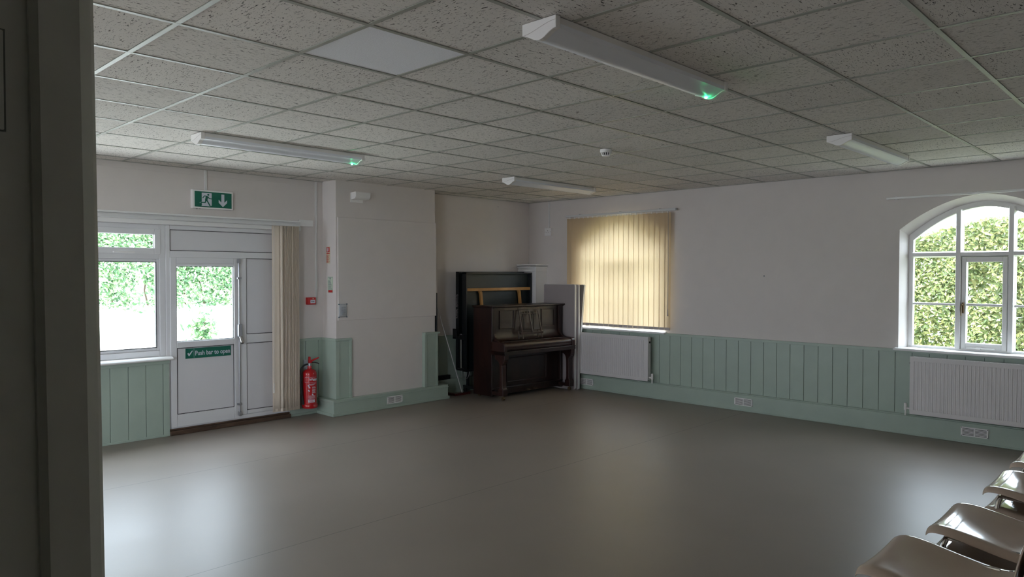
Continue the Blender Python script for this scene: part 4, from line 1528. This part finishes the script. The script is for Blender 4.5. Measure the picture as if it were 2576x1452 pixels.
D0, D1 = 0.185, 0.278
for u in (0.50, 0.685, 0.87):
    bar3(ds, (u, D0, 0.79 if u != 0.685 else 0.87), (u, D1, 1.185), 0.018, 0.012)
bar3(ds, (0.49, D1 - .004, 1.175), (0.88, D1 - .004, 1.175), 0.02, 0.012)
bar3(ds, (0.49, D1 - .018, 1.13), (0.88, D1 - .018, 1.13), 0.012, 0.010)
bar3(ds, (0.49, D0 + .032, 0.895), (0.88, D0 + .032, 0.895), 0.02, 0.012)
bar3(ds, (0.47, D0 + .016, 0.862), (0.90, D0 + .016, 0.862), 0.03, 0.016)
ds.build('music_desk', MR, pn, local=True, bevel=0.002)
ds = MB()
for u0, u1 in ((0.575, 0.62), (0.755, 0.80)):
    bar3(ds, (u0, 0.24, 0.89), (u1, 0.288, 1.15), 0.014, 0.010)
bar3(ds, (0.43, 0.20, 0.79), (0.43, 0.205, 0.90), 0.02, 0.012)
bar3(ds, (0.80, 0.20, 0.79), (0.80, 0.205, 0.90), 0.02, 0.012)
ds.build_each('desk_strut', MP, pn, local=True, bevel=0.002)

# ------------------------------------------------------------------ folded table tennis table
tt = empty('table_tennis_table', (-7.58, 7.6, 0.0), 'folded dark green table tennis table standing behind the piano', 'games table')
TG, TF = MT['ttable'], MT['tframe']


def half(xf, xb, y0, y1, z0, z1, nm):
    """upright half: playing board at xb, apron towards xf"""
    b = MB().box(min(xb, xb + 0.018), max(xb, xb + 0.018), y0, y1, z0, z1)
    return b.build(nm, TG, tt)


Y0, Y1, Z0, Z1 = 6.835, 8.165, 0.33, 1.705
t1 = half(0, -7.700, Y0, Y1 + 0.0, Z0, Z1 + 0.01, 'table_half')
ORG[t1.name] = ORG[tt.name]
b = MB()
b.box(-7.700, -7.640, Y0 - 0.02, Y0, Z0, Z1 + 0.01); b.box(-7.700, -7.640, Y1 - 0.02, Y1, Z0, Z1 + 0.01)
b.box(-7.700, -7.640, Y0, Y1, Z1 - 0.01, Z1 + 0.01); b.box(-7.700, -7.640, Y0, Y1, Z0, Z0 + 0.02)
b.build('apron', TF, t1, bevel=0.002)
t2 = half(0, -7.585, Y0 + 0.02, Y1 + 0.02, Z0 - 0.02, Z1, 'table_half')
ORG[t2.name] = ORG[tt.name]
b = MB()
b.box(-7.585, -7.50, Y0, Y0 + 0.02, Z0 - 0.02, Z1); b.box(-7.585, -7.50, Y1 + 0.005, Y1 + 0.025, Z0 - 0.02, Z1)
b.box(-7.585, -7.50, Y0, Y1 + 0.02, Z1 - 0.02, Z1); b.box(-7.585, -7.50, Y0, Y1 + 0.02, Z0 - 0.02, Z0)
b.build('apron', TF, t2, bevel=0.002)
b = MB().box(-7.567, -7.515, Y0 + 0.02, Y1 + 0.005, 1.440, 1.482)
b.build('cross_beam', MT['oak'], t2, bevel=0.003)
for y in (7.13, 7.93):
    b = MB()
    b.prism([(y - 0.028, 1.44), (y + 0.020, 1.44), (y + 0.034, 1.425), (y + 0.060, 1.20), (y + 0.022, 1.20), (y - 0.004, 1.40)], -7.556, -7.520, lambda p, q, t: (t, p, q))
    b.build('timber_leg', MT['oak'], t2, bevel=0.003)
text('Scotcade  leisure', 0.062, 'lettering', MT['weight'], tt, lambda u, v, t: (-7.690 + v * 0.9, Y0 - 0.0206 - t, 1.395 - u), sx=0.80)
b = MB().cyl((-7.60, Y0 - 0.02, 0.36), (-7.60, Y0 - 0.02, 0.84), 0.008, 8)
b.cyl((-7.585, Y0 - 0.02, 0.36), (-7.585, Y0 - 0.02, 0.84), 0.006, 8)
b.build('stay_rod', MT['chrome'], tt, smooth=True)
b = MB().box(-7.63, -7.56, Y0 - 0.14, Y0 - 0.12, 0.78, 0.92).box(-7.63, -7.57, Y0 - 0.14, Y0 + 0.01, 0.78, 0.805)
b.box(-7.62, -7.55, Y0 - 0.03, Y0 + 0.005, 0.76, 0.83)
b.build('latch_handle', MT['black'], tt, bevel=0.004)
b = MB().box(-7.64, -7.54, Y0 - 0.06, Y0 + 0.02, 0.33, 0.355)
b.build('hinge_plate', MT['black'], tt, bevel=0.003)
for k in range(2):
    pts = []
    for i in range(15):
        a = PI * i / 14
        pts.append((-7.575 + 0.02 * k, Y0 + 0.03 - 0.05 * math.cos(a) + 0.03 * k, 0.33 - (0.15 - 0.03 * k) * math.sin(a)))
    MB().tube(pts, 0.004, 6).build('cable_loop', MT['steel'], tt, smooth=True)
for y in (Y0 + 0.12, Y1 - 0.12):
    b = MB().box(-7.68, -7.42, y - 0.02, y + 0.02, 0.06, 0.10).box(-7.615, -7.585, y - 0.02, y + 0.02, 0.10, 0.36)
    b.build('trolley_leg', TF, tt, bevel=0.003)
    b = MB()
    for x in (-7.655, -7.445):
        b.cyl((x, y - 0.012, 0.032), (x, y + 0.012, 0.032), 0.032, 14)
    b.build_each('wheel', MT['black'], tt, smooth=True)
MB().box(-7.70, -7.50, 6.62, 6.66, 0.0, 0.03).box(-7.52, -7.48, 6.62, 6.9, 0.0, 0.03).build('floor_bar', MT['darkred'], tt, bevel=0.003)

# ------------------------------------------------------------------ folded tables leaning by the window
g = 'folded tables stood behind the piano'
ft = empty('folded_table', (-6.95, 8.21, 0), 'grey topped folded table stood on end, nearest of the three', 'folding table', g)


def tabletop(root, P, y0, th, face, edge):
    MB().prism(P, y0, y0 + th, lambda p, q, t: (p, t, q)).build('tabletop', face, root, bevel=0.002)
    cx = sum(p[0] for p in P) / len(P); cz = sum(p[1] for p in P) / len(P)
    b = MB()
    n = len(P)
    for i in range(n):
        a, c = Vector((P[i][0], P[i][1])), Vector((P[(i + 1) % n][0], P[(i + 1) % n][1]))
        d = (c - a).normalized(); nn = Vector((-d.y, d.x))
        if nn.dot(Vector((cx, cz)) - a) > 0: nn = -nn
        Q = [a, c, c + nn * 0.004, a + nn * 0.004]
        b.prism([(q.x, q.y) for q in Q], y0 + 0.001, y0 + th - 0.001, lambda p, q, t: (p, t, q))
    b.build('edge_trim', edge, root)


def rr(x0, x1, z0, z1, r=0.02):
    P = []
    for cx, cz, a0 in ((x1 - r, z0 + r, -90), (x1 - r, z1 - r, 0), (x0 + r, z1 - r, 90), (x0 + r, z0 + r, 180)):
        for k in range(5):
            a = math.radians(a0 + 90 * k / 4)
            P.append((cx + r * math.cos(a), cz + r * math.sin(a)))
    return P


tabletop(ft, rr(-7.255, -6.665, 0.004, 1.53), 8.195, 0.042, MT['laminate'], MT['alu'])
MB().box(-7.15, -6.75, 8.237, 8.245, 0.3, 1.2).build('folded_legs', MT['tframe'], ft)
ft = empty('folded_table', (-6.95, 8.26, 0), 'folded table with pale edge, middle one of the three', 'folding table', g)
tabletop(ft, rr(-7.25, -6.637, 0.004, 1.528), 8.248, 0.036, MT['laminate'], MT['alu'])
ft = empty('folded_table', (-6.8, 8.31, 0), 'taupe tapered folded table leaning by the blind, rearmost of the three', 'folding table', g)
tabletop(ft, [(-7.0, 0.004), (-6.715, 0.004), (-6.575, 1.515), (-6.59, 1.525), (-7.0, 1.525)], 8.298, 0.034, MT['brownlam'], MT['alu'])

# ------------------------------------------------------------------ odds and ends in the alcove
o = MB().cyl((-7.60, 6.85, 0.002), (-7.60, 6.292, 1.497), 0.0065, 10).build('pole', MT['alu'], smooth=True)
tag(o, 'thin pale metal pole leaning from floor to the chimney breast', 'pole')
o = MB().box(-7.60, -7.485, 6.281, 6.297, 0.19, 1.43).build('plank', MT['tframe'], bevel=0.002)
tag(o, 'thin black board upright against the side of the chimney breast', 'board')
o = MB().box(-7.79, -7.725, 6.50, 6.74, 0.2, 0.262).build('flat_box', MT['tframe'], bevel=0.006)
tag(o, 'flat dark box lying on the alcove skirting ledge', 'box')
o = MB().lathe((0, 0, 0), [(0.001, 0), (0.006, 0.001), (0.007, 0.008), (0.001, 0.010)], 10).build('wall_hook', MT['ink'])
o.rotation_euler = (PI / 2, 0, 0); o.location = (-3.92, YB, 1.665)
tag(o, 'tiny dark fixing on the bare wall between the windows', 'wall hook')


# ------------------------------------------------------------------ stacked cream chairs
def chair_shell():
    """polypropylene shell, local: front towards -X, width along Y, seat top near z=0"""
    prof = [(-0.003, -0.024), (0.0, -0.013), (0.012, -0.003), (0.035, 0.003), (0.07, 0.002), (0.12, -0.006), (0.22, -0.028), (0.32, -0.045), (0.385, -0.036),
            (0.425, 0.002), (0.447, 0.07), (0.470, 0.15), (0.502, 0.25), (0.527, 0.33), (0.538, 0.365), (0.552, 0.372)]
    nv = 20
    W = 0.235
    vs_, fs = [], []
    for i, (x, z) in enumerate(prof):
        back = max(0.0, min(1.0, (z - 0.0) / 0.12)) if x > 0.40 else 0.0
        if x > 0.40:
            half_w = W * (1 - 0.10 * back) if z < 0.30 else W * 0.90 * (1 - 0.35 * ((z - 0.30) / 0.072) ** 2)
        else:
            half_w = W
            if x < 0.09:
                half_w = W * (0.86 + 0.14 * math.sqrt(max(0, 1 - ((0.09 - x) / 0.096) ** 2)))
        for k in range(nv + 1):
            v = 2 * k / nv - 1
            y = half_w * v
            e = abs(v)
            roll = max(0.0, (e - 0.86) / 0.14)
            dish = 0.011 * e ** 2
            if back > 0:
                xx = x - 0.035 * e ** 2 * back + 0.012 * roll ** 2 * back
                zz = z + dish * (1 - back) - 0.020 * roll ** 2 * (1 - back)
            else:
                xx = x
                zz = z + dish - 0.022 * roll ** 2
            vs_.append((xx, y, zz))
    for i in range(len(prof) - 1):
        for k in range(nv):
            a = i * (nv + 1) + k
            fs.append((a, a + 1, a + nv + 2, a + nv + 1))
    return vs_, fs


def make_chair(loc, label, group):
    root = empty('stacking_chair', loc, label, 'chair', group)
    vs_, fs = chair_shell()
    b = MB(); b.add(vs_, fs)
    sh = b.build('shell', MT['chair'], root, local=True, smooth=True, recalc=False)
    md1 = sh.modifiers.new('thick', 'SOLIDIFY'); md1.thickness = 0.006; md1.offset = -1
    md2 = sh.modifiers.new('round', 'SUBSURF'); md2.levels = 1; md2.render_levels = 2
    sh.data.set_sharp_from_angle(angle=PI)
    for sy in (-1, 1):
        ys_ = sy * 0.185
        for x0, x1 in ((0.06, -0.01), (0.36, 0.48)):
            pts = [(x0, ys_, -0.028), (x0 + (x1 - x0) * .1, ys_ + sy * 0.015, -0.05), (x1, ys_ + sy * 0.04, -0.438)]
            MB().tube(pts, 0.0105, 10).build('leg', MT['chrome'], root, local=True, smooth=True)
        MB().tube([(0.06, ys_, -0.028), (0.2, ys_, -0.034), (0.33, ys_, -0.030)], 0.009, 8).build('seat_rail', MT['chrome'], root, local=True, smooth=True)
    return root


stack_y = [(-0.835, 2.715, 'nearest the doorway'), (-0.775, 3.30, 'second from the doorway'), (-0.735, 4.05, 'third from the doorway'), (-0.735, 4.65, 'furthest from the doorway')]
first = None
for xf, y, where in stack_y:
    for k in (3, 2, 1, 0):
        z = 0.45 + 0.09 * k
        nm = {3: 'topmost', 2: 'second from top', 1: 'third from top', 0: 'lowest'}[k]
        lab = 'cream plastic chair with chrome legs, %s in the stack %s' % (nm, where)
        if first is None:
            first = make_chair((xf, y, z), lab, 'cream plastic chairs stacked by the wall')
        else:
            dup(first, (xf, y, z), lab, 'cream plastic chairs stacked by the wall')

# ------------------------------------------------------------------ outside
o = MB().box(-20, XL - 0.28, -8, 16, -0.5, -0.05).build('ground_path', MT['ground'])
tag(o, 'pale sunlit paving outside the exit door', 'ground', kind='structure')
o = MB().prism([(XL - 1.6, -0.1), (-11.2, 0.12), (-13.4, 1.05), (-16, 1.5), (-16, -0.3), (XL - 1.6, -0.3)], -8, 16, lambda p, q, t: (p, t, q)).build('ground_slope', MT['ground'])
tag(o, 'pale sunlit slope rising behind the exit door', 'ground', kind='structure')
o = MB().box(XL - 0.28, 10, YB + 0.38, 20, -0.5, -0.05).box(XP + 0.25, 10, YF - 0.3, YP, -0.5, -0.05).box(XR + 0.2, 10, YP, YB + 0.38, -0.5, -0.05).box(XL - 0.28, 10, -14, YF - 0.3, -0.5, -0.05).build('ground_lawn', MT['grass'])
tag(o, 'grass outside the arched windows', 'ground', kind='structure')


def foliage(n, sampler, size, material, name, parent, seed):
    rnd = random.Random(seed)
    vs_, fs = [], []
    for i in range(n):
        c, out = sampler(rnd)
        nrm = (Vector(out) + Vector((rnd.gauss(0, .6), rnd.gauss(0, .6), rnd.gauss(0.2, .6)))).normalized()
        a = nrm.orthogonal().normalized()
        a.rotate(Matrix.Rotation(rnd.uniform(0, 2 * PI), 3, nrm))
        b_ = nrm.cross(a)
        s_ = size * rnd.uniform(0.6, 1.3)
        o_ = len(vs_)
        c = Vector(c)
        fold = nrm * (s_ * 0.15)
        vs_ += [c - a * s_, c + b_ * s_ * 0.42 + fold, c + a * s_, c - b_ * s_ * 0.42 + fold]
        fs += [(o_, o_ + 1, o_ + 2), (o_, o_ + 2, o_ + 3)]
    b = MB(); b.v = [tuple(v) for v in vs_]; b.f = fs; b.m = [0] * len(fs)
    return b.build(name, material, parent, recalc=False)


def hedge_obj(name, x0, x1, y0, y1, h, n, size, material, label, seed, slope=0.0, cat='hedge', face='-y'):
    root = empty(name, ((x0 + x1) / 2, (y0 + y1) / 2, -0.05), label, cat)
    nx_, nz_ = 30, 12

    def surf(a, z, rnd):
        bump = 0.16 * math.sin(a * 3.1 + z * 2.3) + 0.10 * math.sin(a * 7.3 - z * 4.1)
        return bump

    def smp(rnd):
        z = h * (0.22 + 0.78 * rnd.random() ** 0.55 if face == '+x' else rnd.random() ** 0.85)
        depth = rnd.random() ** 2.2 * 0.5
        if face == '-y':
            a = rnd.uniform(x0, x1)
            return (a, y0 + surf(a, z, rnd) * 0.6 + depth + slope * z, z + 0.12 * math.sin(a * 2.2)), (0, -1, 0.3)
        a = rnd.uniform(y0, y1)
        return (x1 - surf(a, z, rnd) * 0.6 - depth - slope * z, a, z + 0.15 * math.sin(a * 1.7)), (1, 0, 0.4)
    foliage(n, smp, size, material, 'foliage', root, seed)
    st = MB()
    rnd = random.Random(seed + 1)
    for k in range(10):
        if face == '-y':
            a = x0 + (x1 - x0) * (k + .5) / 10
            st.tube([(a, y0 + 0.4, -0.05), (a + rnd.uniform(-.2, .2), y0 + 0.35 + slope * h * .5, h * .5), (a + rnd.uniform(-.4, .4), y0 + 0.3 + slope * h, h * .92)], 0.018, 6)
        else:
            a = y0 + (y1 - y0) * (k + .5) / 10
            st.tube([(x1 - 0.4, a, -0.05), (x1 - 0.35 - slope * h * .5, a + rnd.uniform(-.2, .2), h * .5), (x1 - 0.3 - slope * h, a + rnd.uniform(-.4, .4), h * .92)], 0.018, 6)
    st.build('stem', MT['bark'], root, smooth=True)
    return root


hedge_obj('hedge', -5.0, 0.8, 12.0, 13.0, 2.35, 42000, 0.048, MT['leaf'], 'yellow green leafy hedge outside the clear arched window', 3)
hedge_obj('hedge', -11.5, -5.2, 13.0, 14.0, 1.8, 3500, 0.09, MT['leaf'], 'leafy hedge outside the blinded window', 5)
hedge_obj('bramble_bank', -14.6, -13.0, 0.0, 4.6, 3.0, 24000, 0.05, MT['leaf2'], 'green leafy bank seen through the plain window', 11, slope=0.35, cat='bushes', face='+x')
hedge_obj('bramble_bank', -14.6, -13.0, 4.7, 9.5, 2.75, 22000, 0.05, MT['leaf2'], 'green leafy bank seen through the door glass', 13, slope=0.35, cat='bushes', face='+x')

sprig = empty('shrub', (-11.6, 4.9, 0.3), 'small green sprig low in the bright door glass', 'shrub')
foliage(420, lambda r: ((-11.6 + r.gauss(0, .09), 4.9 + r.gauss(0, .10), 0.80 + r.gauss(0, .13)), (0.7, 0, 0.7)), 0.05, MT['leaf2'], 'foliage', sprig, 21)
MB().tube([(-11.6, 4.9, 0.2), (-11.58, 4.88, 0.6), (-11.6, 4.92, 0.95)], 0.012, 6).build('stem', MT['bark'], sprig, smooth=True)
